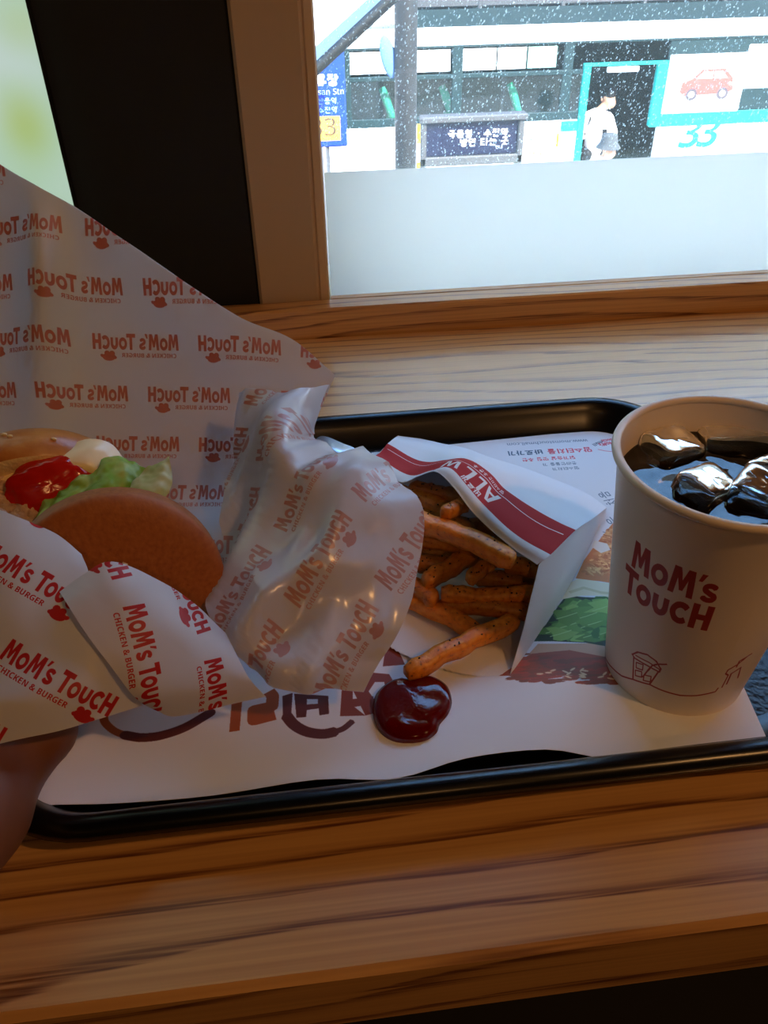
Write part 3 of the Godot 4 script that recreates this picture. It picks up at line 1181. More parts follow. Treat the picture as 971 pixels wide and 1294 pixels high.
func burger_print(cv: Canvas):
	var r := RandomNumberGenerator.new()
	r.seed = 5
	# bread: pale upper edge to a browner crust
	cv.poly([[Vector2(946.82975, 1040.40619), Vector2(987.15973, 1006.34105), Vector2(1031.41145, 962.42153), Vector2(1160.56117, 972.91358), Vector2(1217.82936, 998.18364), Vector2(1186.50626, 1082.08108), Vector2(1099.663, 1058.51584), Vector2(1039.35666, 1048.52915), Vector2(975.7929, 1050.30327)]], Color(0.83, 0.66, 0.54))
	cv.poly([[Vector2(931.57998, 1038.39644), Vector2(979.39258, 1005.31389), Vector2(1011.32693, 988.18695), Vector2(1090.40228, 985.64961), Vector2(1155.55251, 1011.59421), Vector2(1204.07398, 1035.02679), Vector2(1185.0804, 1085.9002), Vector2(1107.26665, 1059.51809), Vector2(1040.50249, 1044.59261), Vector2(977.31315, 1044.42355)]], Color(0.66, 0.33, 0.22))
	for k in 260:
		var p := Vector2(966.55162, 1024.53854).lerp(Vector2(1179.91217, 1056.82556), r.randf()) + Vector2(r.randf_range(-30, 30), r.randf_range(-38, 30))
		cv.disc(p, Vector2(r.randf_range(8, 26), r.randf_range(2, 5)), Color(0.62 + r.randf_range(-0.1, 0.08), 0.31, 0.21, 1.0), 8)
	for k in 18:
		var p := Vector2(973.73202, 1027.55488).lerp(Vector2(1162.27868, 1052.43897), r.randf()) + Vector2(r.randf_range(-20, 20), r.randf_range(-6, 18))
		cv.disc(p, Vector2(7.5, 2.4), Color(0.93, 0.80, 0.62), 8, r.randf_range(-0.7, 0.7))
	# leaves
	cv.poly([[Vector2(1014.04055, 953.44119), Vector2(1062.82314, 909.6818), Vector2(1106.02779, 855.37546), Vector2(1132.30322, 826.32176), Vector2(1171.50041, 836.66846), Vector2(1271.23964, 855.12673), Vector2(1216.27543, 1002.34578), Vector2(1128.75119, 968.68607), Vector2(1065.68635, 958.07232)]], Color(0.10, 0.22, 0.06))
	for k in 46:
		var p := Vector2(1042.38099, 934.65986).lerp(Vector2(1206.43585, 956.5054), r.randf()).lerp(Vector2(1133.14926, 846.59725).lerp(Vector2(1239.0959, 865.80576), r.randf()), r.randf())
		var g := r.randf()
		var q := []
		for i in 11:
			var ang := TAU * i / 11
			q.append(p + Vector2(cos(ang), sin(ang)) * r.randf_range(14, 40) * Vector2(1.2, 0.8))
		cv.poly([q], Color(0.22, 0.42, 0.10).lerp(Color(0.60, 0.78, 0.38), g))
		cv.stroke([p + Vector2(-24, 6), p, p + Vector2(26, -8)], 2.0, Color(0.70, 0.84, 0.52))
	# white sauce
	cv.poly([[Vector2(1118.46671, 837.10595), Vector2(1155.57739, 785.37824), Vector2(1181.24097, 772.87518), Vector2(1221.3508, 794.26206), Vector2(1287.67262, 811.11176), Vector2(1267.67765, 864.66734), Vector2(1207.0209, 836.37544), Vector2(1164.58357, 830.66526)]], Color(0.93, 0.90, 0.78))
	cv.stroke([Vector2(1142.11753, 817.42425), Vector2(1177.61748, 806.70799), Vector2(1210.34295, 826.61245), Vector2(1242.674, 836.08133)], 8, Color(0.84, 0.80, 0.62))
	# chicken with a flaky crust
	cv.poly([[Vector2(1169.97345, 774.02867), Vector2(1206.02195, 718.54251), Vector2(1236.55334, 682.61014), Vector2(1320.25662, 590.84395), Vector2(1367.48362, 597.34179), Vector2(1285.81334, 816.09176), Vector2(1222.21121, 791.73344)]], Color(0.83, 0.50, 0.24))
	for k in 420:
		var p := Vector2(1186.28499, 762.78677).lerp(Vector2(1282.49853, 775.81191), r.randf()).lerp(Vector2(1298.72097, 612.95979).lerp(Vector2(1339.88582, 618.61155), r.randf()), r.randf())
		cv.disc(p, Vector2(r.randf_range(3, 12), r.randf_range(2, 6)), Color(0.72, 0.38, 0.14).lerp(Color(0.98, 0.80, 0.50), r.randf()), 7, r.randf_range(0, 3))
	cv.poly([[Vector2(1240.25349, 671.41079), Vector2(1255.12917, 649.69038), Vector2(1280.63188, 665.10971), Vector2(1280.09927, 688.54927), Vector2(1254.56347, 696.65503)]], Color(0.93, 0.92, 0.88))


func build_cup():
	var cx := 0.1705
	var cz := -0.2585
	var t := thing("paper_cup", "white paper cup with red lettering, full of iced cola", "cup", Vector3(cx, 0.7562, cz))
	t.rotation.x = 0.012
	var cv := Canvas.new(2048, 840, Color(0.90, 0.86, 0.84), 2)
	var ink := Color(0.60, 0.05, 0.09)
	cv.xf = Transform2D(0.0, Vector2(616.39234, 205.95346) + Vector2(-14, -14)) * Transform2D(Vector2(79, 0), Vector2(0, 106), Vector2.ZERO)
	logo_word(cv, "MoM's", ink)
	cv.xf = Transform2D(0.0, Vector2(616.39234, 205.95346) + Vector2(-42, 100)) * Transform2D(Vector2(84, 0), Vector2(0, 106), Vector2.ZERO)
	logo_word(cv, "TouCH", ink)
	cv.xf = Transform2D()
	# the little line drawings near the foot: a ground line, a lidded cup with ice, and boxes
	var w := 6.5
	cv.stroke([Vector2(421.91475, 841.40407), Vector2(555.82006, 802.18642), Vector2(624.44702, 785.52995), Vector2(687.53231, 756.00869)], w, ink)
	cv.stroke([Vector2(765.46313, 731.46218), Vector2(825.25312, 733.97444), Vector2(897.33812, 733.57981), Vector2(959.54578, 724.48259), Vector2(1034.00478, 706.85283), Vector2(1039.4339, 686.47002)], w, ink)
	cv.stroke([Vector2(673.09674, 647.59603), Vector2(687.53231, 756.00869), Vector2(765.46313, 731.46218), Vector2(788.1878, 653.54675)], w, ink)
	cv.stroke([Vector2(674.8404, 653.63071), Vector2(664.69687, 645.62033), Vector2(688.80879, 617.31747), Vector2(730.26212, 601.97835), Vector2(769.19429, 609.55189), Vector2(793.97558, 635.3592), Vector2(791.05983, 652.52665), Vector2(739.39502, 650.03177), Vector2(674.8404, 653.63071)], w, ink)
	cv.stroke([Vector2(680.30049, 638.46491), Vector2(743.27025, 631.84777), Vector2(791.77558, 640.41514)], w * 0.8, ink)
	cv.stroke([Vector2(729.19389, 716.37819), Vector2(758.27079, 638.73813), Vector2(777.84287, 620.47173), Vector2(812.42294, 603.13605)], w, ink)
	for b in [[Vector2(688.80874, 667.72767), Vector2(722.13094, 657.29679), Vector2(723.48173, 683.67305), Vector2(693.15702, 692.12159)], [Vector2(691.19879, 705.4409), Vector2(721.41794, 692.87315), Vector2(725.79243, 718.46571), Vector2(695.81776, 730.06939)], [Vector2(734.14379, 700.93121), Vector2(764.90497, 690.37566), Vector2(766.66367, 718.03741), Vector2(735.37186, 728.66769)]]:
		cv.stroke(b + [b[0]], w * 0.8, ink)
	cv.stroke([Vector2(1055.15438, 689.83648), Vector2(1055.48471, 625.10881), Vector2(1040.39867, 613.78797), Vector2(1042.85014, 594.91192), Vector2(1074.52016, 574.75478), Vector2(1102.49789, 544.93279)], w, ink)
	cv.stroke([Vector2(1070.99892, 676.90612), Vector2(1066.53251, 619.30996), Vector2(1100.14885, 598.16402), Vector2(1116.83119, 659.75416)], w, ink)
	cv.stroke([Vector2(1074.976, 590.61867), Vector2(1073.99957, 558.9589), Vector2(1120.56183, 536.61168)], w, ink)
	var m := plain("cup_paper", Color.WHITE, 0.42)
	m.albedo_texture = cv.done()
	m.backlight_enabled = true
	m.backlight = Color(0.12, 0.10, 0.09)
	var rb := 0.0328
	var rt := 0.0458
	var h := 0.1215
	part("body", lathe([Vector2(rb, 0.0), Vector2(rt, h)].map(func(p): return p), 96), m, t)
	# lathe() lays v = 0 at the first ring: turn the print the right way up
	m.uv1_scale = Vector3(1, -1, 1)
	m.uv1_offset = Vector3(0, 1, 0)
	part("foot", lathe([Vector2(rb - 0.002, 0.006), Vector2(rb - 0.002, 0.0), Vector2(rb - 0.0005, -0.0002), Vector2(rb, 0.0002)], 96), mats.cup_inside, t)
	var rim := []
	for k in 13:
		var a := TAU * k / 12
		rim.append(Vector2(rt + 0.0008 + 0.0019 * cos(a), h + 0.0003 + 0.0019 * sin(a)))
	part("rolled_rim", lathe(rim, 96), mats.cup_inside, t)
	part("inner_wall", lathe([Vector2(rt - 0.0006, h), Vector2(rb - 0.0006, 0.004), Vector2(0.0005, 0.004)], 96), mats.cup_inside, t)
	# the drink: a surface with a meniscus and low swells round the ice
	var lv := 0.1065
	var rl := rb + (rt - rb) * lv / h - 0.0008
	var fn := FastNoiseLite.new()
	fn.seed = 8
	fn.frequency = 38.0
	var rows := []
	for i in 25:
		var f := i / 24.0
		var row := []
		for k in 65:
			var a := TAU * (k % 64) / 64.0
			var r := rl * f
			var y := lv + 0.0012 * pow(f, 14.0) + 0.0007 * fn.get_noise_2d(r * sin(a), r * cos(a))
			row.append(Vector3(r * sin(a), y, r * cos(a)))
		rows.append(row)
	var down := []
	for k in 65:
		var a := TAU * (k % 64) / 64.0
		down.append(Vector3((rl - 0.004) * sin(a), lv - 0.03, (rl - 0.004) * cos(a)))
	rows.append(down)
	var cola := part("cola", grid_mesh(rows), mats.cola, null, Vector3(cx, 0.756, cz))
	tag(cola, "dark cola filling the paper cup nearly to its rim", "drink")
	# ice: [centre x, z from the cup axis, height of the centre, half sizes, turn, tilt]
	var cubes := [
		[Vector3(0.16032, 0.86002, -0.29017), Vector3(0.0125, 0.008, 0.0105), 0.35, Vector2(0.12, -0.08), "ice cube with a flat top by the left wall of the cup"],
		[Vector3(0.16201, 0.86002, -0.25927), Vector3(0.0120, 0.0085, 0.0095), 0.45, Vector2(0.22, -0.12), "ice cube with a bright bluish top in the middle of the near row"],
		[Vector3(0.19607, 0.86002, -0.29586), Vector3(0.0190, 0.0075, 0.0130), -0.1, Vector2(-0.05, 0.05), "large brown-tinged ice cube at the back of the cup"],
		[Vector3(0.18199, 0.86002, -0.25085), Vector3(0.0115, 0.009, 0.0120), 0.75, Vector2(0.25, 0.1), "ice cube tilted up near the front right of the cup"],
		[Vector3(0.19527, 0.86002, -0.26518), Vector3(0.0090, 0.0075, 0.0085), 0.2, Vector2(0.1, 0.2), "small ice cube at the right wall of the cup"],
		[Vector3(0.19785, 0.86002, -0.3083), Vector3(0.0085, 0.006, 0.0055), -0.1, Vector2(0.3, 0.0), "pale frosted ice cube breaking the surface at the far rim"],
	]
	var i := 0
	for c in cubes:
		var q: Vector3 = c[0]
		var o := part("ice_cube", ice_mesh(c[1], i), mats.ice, null, q)
		o.rotation = Vector3(c[3].x, c[2], c[3].y)
		tag(o, c[4], "ice cube", "ice in the cola")
		i += 1


# a half-melted cube: a rounded block with soft uneven faces
func ice_mesh(h: Vector3, seed_: int) -> ArrayMesh:
	var fn := FastNoiseLite.new()
	fn.seed = 60 + seed_
	fn.frequency = 1.3
	var rows := []
	for i in 25:
		var th := PI * i / 24.0
		var row := []
		for j in 49:
			var ph := TAU * (j % 48) / 48.0
			var d := Vector3(sin(th) * sin(ph), cos(th), sin(th) * cos(ph))
			var p := 6.5
			var l := pow(pow(absf(d.x), p) + pow(absf(d.y), p) + pow(absf(d.z), p), 1.0 / p)
			row.append(d / l * h * (1.0 + 0.045 * fn.get_noise_3dv(d)))
		rows.append(row)
	return grid_mesh(rows, [], true)


# ---------------------------------------------------------------- fries, bag and ketchup

func build_fries_bag():
	var t := thing("fries_bag", "open white paper fries bag with a red printed band lying on the placemat", "paper bag")
	# the print of the front panel: the mouth is at the top
	var cv := Canvas.new(1024, 640, Color(0.92, 0.92, 0.94), 2)
	var red := Color(0.72, 0.06, 0.08)
	var white := Color(0.95, 0.93, 0.93)
	cv.rect(Rect2(0, 92, 1024, 232), red)
	cv.rect(Rect2(20, 258, 990, 5), white)
	write(cv, "ALL", Vector2(282, 190), 150, white, 0.0, true)
	hangul(cv, "바르게", Vector2(370, 120), 44, 7.0, white)
	hangul(cv, "맘스터치는 주문 후", Vector2(290, 288), 26, 3.4, white)
	write(cv, "W", Vector2(556, 190), 150, white, 0.0, true)
	var pm := paper_material("bag_print", cv.done(), Color.WHITE, 0.35, 0.8)
	var rows := [
		[Vector3(0.03714, 0.7768, -0.42665), Vector3(0.05134, 0.788, -0.38653), Vector3(0.061, 0.7992, -0.37448), Vector3(0.06893, 0.80816, -0.36407), Vector3(0.07517, 0.8104, -0.34415), Vector3(0.08202, 0.80704, -0.32537), Vector3(0.09462, 0.80144, -0.30728), Vector3(0.10909, 0.7936, -0.298)],
		[Vector3(0.04255, 0.77568, -0.43497), Vector3(0.05694, 0.788, -0.39315), Vector3(0.06808, 0.80144, -0.37656), Vector3(0.07561, 0.81152, -0.36278), Vector3(0.08173, 0.81264, -0.3415), Vector3(0.08877, 0.80928, -0.32483), Vector3(0.1013, 0.80256, -0.31006), Vector3(0.11712, 0.79416, -0.30366)],
		[Vector3(0.05288, 0.76896, -0.45757), Vector3(0.06838, 0.77904, -0.42065), Vector3(0.07914, 0.79584, -0.39425), Vector3(0.08771, 0.80816, -0.37414), Vector3(0.09787, 0.80816, -0.35924), Vector3(0.10372, 0.8048, -0.34592), Vector3(0.11792, 0.7992, -0.33225), Vector3(0.13773, 0.78912, -0.32674)],
		[Vector3(0.0604, 0.76336, -0.47468), Vector3(0.08154, 0.76672, -0.45311), Vector3(0.09279, 0.7768, -0.42988), Vector3(0.10321, 0.78576, -0.409), Vector3(0.1161, 0.788, -0.39159), Vector3(0.1271, 0.788, -0.37514), Vector3(0.14219, 0.7824, -0.36352), Vector3(0.1602, 0.77232, -0.35698)],
		[Vector3(0.0666, 0.758, -0.48786), Vector3(0.08893, 0.758, -0.47307), Vector3(0.10294, 0.758, -0.46492), Vector3(0.11712, 0.758, -0.45386), Vector3(0.13757, 0.758, -0.43736), Vector3(0.15669, 0.758, -0.41977), Vector3(0.17001, 0.758, -0.40365), Vector3(0.18018, 0.7576, -0.38497)],
	]
	var vs := [0.0, 0.144, 0.506, 0.76, 1.0]
	var uv := []
	for i in 5:
		uv.append([])
		for j in 8: uv[i].append(Vector2(1.0 - j / 7.0, vs[i]))
	part("front_panel", sheet(rows, 8, uv, 0.0, Vector2.ZERO, Vector2.ONE, 0.0003, mats.bag_white, pm, 0.0008, 3, 0.25), null, t)
	var side := [
		[Vector3(0.10909, 0.7936, -0.298), Vector3(0.13773, 0.78912, -0.32674), Vector3(0.1602, 0.77232, -0.35698), Vector3(0.18018, 0.7576, -0.38497)],
		[Vector3(0.09933, 0.77512, -0.27887), Vector3(0.12202, 0.77288, -0.30217), Vector3(0.15141, 0.76448, -0.33958), Vector3(0.17847, 0.7574, -0.38138)],
		[Vector3(0.08863, 0.7572, -0.26025), Vector3(0.10789, 0.757, -0.28305), Vector3(0.13921, 0.7568, -0.32226), Vector3(0.17727, 0.7568, -0.37909)],
	]
	part("side_gusset", sheet(side, 8, paper_uv(side, 0), 0.0, Vector2.ZERO, Vector2.ONE, 0.0003, mats.bag_white, mats.bag_white, 0.0008, 5, 0.06), null, t)
	var left := [
		[Vector3(0.03714, 0.7768, -0.42665), Vector3(0.05288, 0.76896, -0.45757), Vector3(0.0604, 0.76336, -0.47468), Vector3(0.0666, 0.758, -0.48786)],
		[Vector3(0.03022, 0.76672, -0.41505), Vector3(0.04532, 0.76448, -0.43865), Vector3(0.05648, 0.76112, -0.46553), Vector3(0.0658, 0.7578, -0.48616)],
		[Vector3(0.02215, 0.7572, -0.34772), Vector3(0.03566, 0.757, -0.39836), Vector3(0.05169, 0.757, -0.44902), Vector3(0.06445, 0.757, -0.48447)],
	]
	part("side_gusset", sheet(left, 6, paper_uv(left, 0), 0.0, Vector2.ZERO, Vector2.ONE, 0.0003, mats.bag_white, mats.bag_white, 0.0008, 6, 0.06), null, t)
	# the rear panel lies flat; its cut edge is pinked
	var f0 := spline([Vector3(0.02087, 0.757, -0.31577), Vector3(0.03193, 0.757, -0.28813), Vector3(0.04611, 0.7572, -0.2747), Vector3(0.06321, 0.7576, -0.26426), Vector3(0.0758, 0.7574, -0.26075), Vector3(0.08869, 0.757, -0.26042)], 14)
	var b0 := spline([Vector3(0.03658, 0.7566, -0.40702), Vector3(0.06137, 0.7566, -0.48238), Vector3(0.09244, 0.7566, -0.4676), Vector3(0.12995, 0.7566, -0.43864), Vector3(0.15965, 0.7566, -0.41148), Vector3(0.17798, 0.7566, -0.38252)], 14)
	var low := []
	for i in 6:
		var row := []
		for j in f0.size():
			var p: Vector3 = f0[j].lerp(b0[j], i / 5.0)
			if i == 0 and j % 2: p += (b0[j] - f0[j]).normalized() * 0.0009
			row.append(p)
		low.append(row)
	part("rear_panel", sheet(low, 1, paper_uv(low, 0), 0.0, Vector2.ZERO, Vector2.ONE, 0.0003, mats.bag_white, mats.bag_white), null, t)


func build_fries():
	# [one end, other end, half width, bend, tone, label]
	var f := [
		[Vector3(0.03831, 0.76392, -0.26185), Vector3(0.09746, 0.7656, -0.28717), 0.0041, 0.002, 0, "long fry lying out of the bag with its tip in the ketchup"],
		[Vector3(0.04017, 0.76224, -0.31994), Vector3(0.0796, 0.76112, -0.28277), 0.0042, 0.003, 0, "thick fry on the bag's lower edge just above the dipped fry"],
		[Vector3(0.06209, 0.77344, -0.30476), Vector3(0.11301, 0.77288, -0.29851), 0.0039, -0.002, 0, "level fry in the middle of the bag opening, paler along its top"],
		[Vector3(0.06132, 0.76448, -0.30368), Vector3(0.10854, 0.76504, -0.29146), 0.0039, 0.003, 1, "fry lying just below the level fry in the bag"],
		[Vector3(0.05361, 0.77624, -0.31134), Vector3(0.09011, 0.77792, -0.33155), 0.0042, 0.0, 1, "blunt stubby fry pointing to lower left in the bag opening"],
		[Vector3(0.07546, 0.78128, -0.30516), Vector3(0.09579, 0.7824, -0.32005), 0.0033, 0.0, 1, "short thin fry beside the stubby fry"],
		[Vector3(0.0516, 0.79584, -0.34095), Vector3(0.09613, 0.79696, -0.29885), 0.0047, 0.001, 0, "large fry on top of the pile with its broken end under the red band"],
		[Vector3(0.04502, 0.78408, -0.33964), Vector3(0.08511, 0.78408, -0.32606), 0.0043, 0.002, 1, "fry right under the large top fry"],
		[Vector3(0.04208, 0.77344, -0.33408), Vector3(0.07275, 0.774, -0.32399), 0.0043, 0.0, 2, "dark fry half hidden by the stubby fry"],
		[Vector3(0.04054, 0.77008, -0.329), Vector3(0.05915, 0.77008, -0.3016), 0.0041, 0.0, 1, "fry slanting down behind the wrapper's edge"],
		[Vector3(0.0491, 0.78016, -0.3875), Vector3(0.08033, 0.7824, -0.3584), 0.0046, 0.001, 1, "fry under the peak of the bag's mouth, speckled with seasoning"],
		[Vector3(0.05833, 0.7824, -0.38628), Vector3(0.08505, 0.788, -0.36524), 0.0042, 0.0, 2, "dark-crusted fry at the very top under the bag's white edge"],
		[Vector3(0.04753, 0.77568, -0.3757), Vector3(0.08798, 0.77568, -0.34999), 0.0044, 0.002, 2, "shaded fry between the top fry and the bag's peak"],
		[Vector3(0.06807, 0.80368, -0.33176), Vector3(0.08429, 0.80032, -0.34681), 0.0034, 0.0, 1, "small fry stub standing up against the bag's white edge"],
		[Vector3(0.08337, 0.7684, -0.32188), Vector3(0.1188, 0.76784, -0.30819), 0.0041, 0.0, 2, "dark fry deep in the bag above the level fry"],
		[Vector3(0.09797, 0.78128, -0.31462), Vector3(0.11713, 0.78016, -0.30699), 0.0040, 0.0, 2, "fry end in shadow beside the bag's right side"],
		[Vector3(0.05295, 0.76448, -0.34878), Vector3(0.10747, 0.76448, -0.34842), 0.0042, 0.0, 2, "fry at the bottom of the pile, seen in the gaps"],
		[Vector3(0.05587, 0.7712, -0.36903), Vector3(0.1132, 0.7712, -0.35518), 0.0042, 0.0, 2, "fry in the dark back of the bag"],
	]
	var fn := FastNoiseLite.new()
	fn.frequency = 60.0
	var i := 0
	for q in f:
		var a: Vector3 = q[0]
		var b: Vector3 = q[1]
		fn.seed = 100 + i
		var path := []
		var rad := []
		var n := 14
		for k in n + 1:
			var s := float(k) / n
			var p: Vector3 = a.lerp(b, s) + Vector3.UP * q[3] * sin(PI * s)
			p += Vector3(fn.get_noise_2d(s * 0.06, 3.0), fn.get_noise_2d(s * 0.06, 9.0), fn.get_noise_2d(s * 0.06, 20.0)) * 0.0016
			path.append(p)
			var e := minf(1.0, 0.70 + 0.30 * minf(k, n - k) / 1.0)
			rad.append(q[2] * e * (1.0 + 0.10 * fn.get_noise_2d(s * 0.1, 40.0)))
		var st := begin(true)
		add_tube(st, path, rad, 16, 0.62)
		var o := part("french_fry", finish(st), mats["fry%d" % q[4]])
		tag(o, q[5], "french fry", "fries in the paper bag")
		# flecks of pepper stuck to the upper side
		var sp := begin(true)
		for k in 9:
			var s := rng.randf_range(0.08, 0.92)
			var p: Vector3 = a.lerp(b, s) + Vector3.UP * (q[3] * sin(PI * s) + q[2] * 0.98)
			var side: Vector3 = (b - a).cross(Vector3.UP).normalized() * rng.randf_range(-0.7, 0.9) * q[2]
			var d := (b - a).normalized() * 0.0006
			add_tube(sp, [p + side - d * rng.randf_range(0.3, 0.9), p + side + d * 0.5], 0.00042, 5)
		var fl := part("pepper_fleck", finish(sp), mats.pepper, o)
		fl.set_meta("kind", "stuff")
		i += 1


func build_ketchup():
	var edge := spline([Vector3(0.03564, 0.7566, -0.26472), Vector3(0.0288, 0.7566, -0.26261), Vector3(0.02193, 0.7566, -0.25612), Vector3(0.01995, 0.7566, -0.24827), Vector3(0.02024, 0.7566, -0.24084), Vector3(0.02272, 0.7566, -0.23379), Vector3(0.02757, 0.7566, -0.22921), Vector3(0.03409, 0.7566, -0.22706), Vector3(0.04162, 0.7566, -0.22695), Vector3(0.04721, 0.7566, -0.23015), Vector3(0.04991, 0.7566, -0.23515), Vector3(0.05448, 0.7566, -0.24003), Vector3(0.05767, 0.7566, -0.24711), Vector3(0.05768, 0.7566, -0.25534), Vector3(0.05412, 0.7566, -0.26128), Vector3(0.04844, 0.7566, -0.26456), Vector3(0.0412, 0.7566, -0.26298), Vector3(0.03564, 0.7566, -0.26472)], 5)
	var c := Vector3(0.03816, 0.7566, -0.24495)
	var fn := FastNoiseLite.new()
	fn.seed = 4
	fn.frequency = 50.0
	fn.fractal_octaves = 2
	var fine := FastNoiseLite.new()
	fine.seed = 6
	fine.frequency = 420.0
	var rows := []
	for i in 29:
		var f := i / 28.0
		var row := []
		for p in edge:
			var q: Vector3 = c.lerp(p, f)
			var e := 1.0 - pow(f, 7.0)
			q.y = 0.7563 + 0.0056 * sqrt(maxf(e, 0.0)) * (1.0 + 0.09 * fn.get_noise_2d(q.x, q.z)) + 0.00010 * fine.get_noise_2d(q.x, q.z) * e
			row.append(q)
		rows.append(row)
	var o := part("ketchup", grid_mesh(rows, [], true), mats.ketchup)
	tag(o, "glossy dark red puddle of ketchup on the placemat under a fry tip", "ketchup")

	# the torn sachet behind the wrapper's flap
	var s := [
		[Vector3(0.00384, 0.76448, -0.4737), Vector3(0.01117, 0.7656, -0.47803), Vector3(0.02182, 0.76672, -0.46756), Vector3(0.03523, 0.76448, -0.45728)],
		[Vector3(0.00116, 0.76224, -0.46559), Vector3(0.00926, 0.76784, -0.46157), Vector3(0.01974, 0.76896, -0.45246), Vector3(0.03249, 0.76224, -0.45143)],
		[Vector3(-0.00337, 0.758, -0.45335), Vector3(0.00712, 0.76, -0.45076), Vector3(0.01731, 0.76112, -0.44576), Vector3(0.02844, 0.758, -0.44324)],
	]
	var k := part("ketchup_sachet", sheet(s, 6, paper_uv(s, 0), 0.0, Vector2.ZERO, Vector2.ONE, 0.0012, mats.foil, mats.foil, 0.0012, 9, 0.02), null)
	tag(k, "crumpled silvery sachet lying behind the wrapper at the tray's back", "sachet")


# ---------------------------------------------------------------- the burger and its paper

# a frame whose y axis points along up
func facing(origin: Vector3, up: Vector3, hint := Vector3.RIGHT) -> Transform3D:
	var y := up.normalized()
	var z := hint.cross(y).normalized()
	return Transform3D(Basis(y.cross(z).normalized(), y, z), origin)


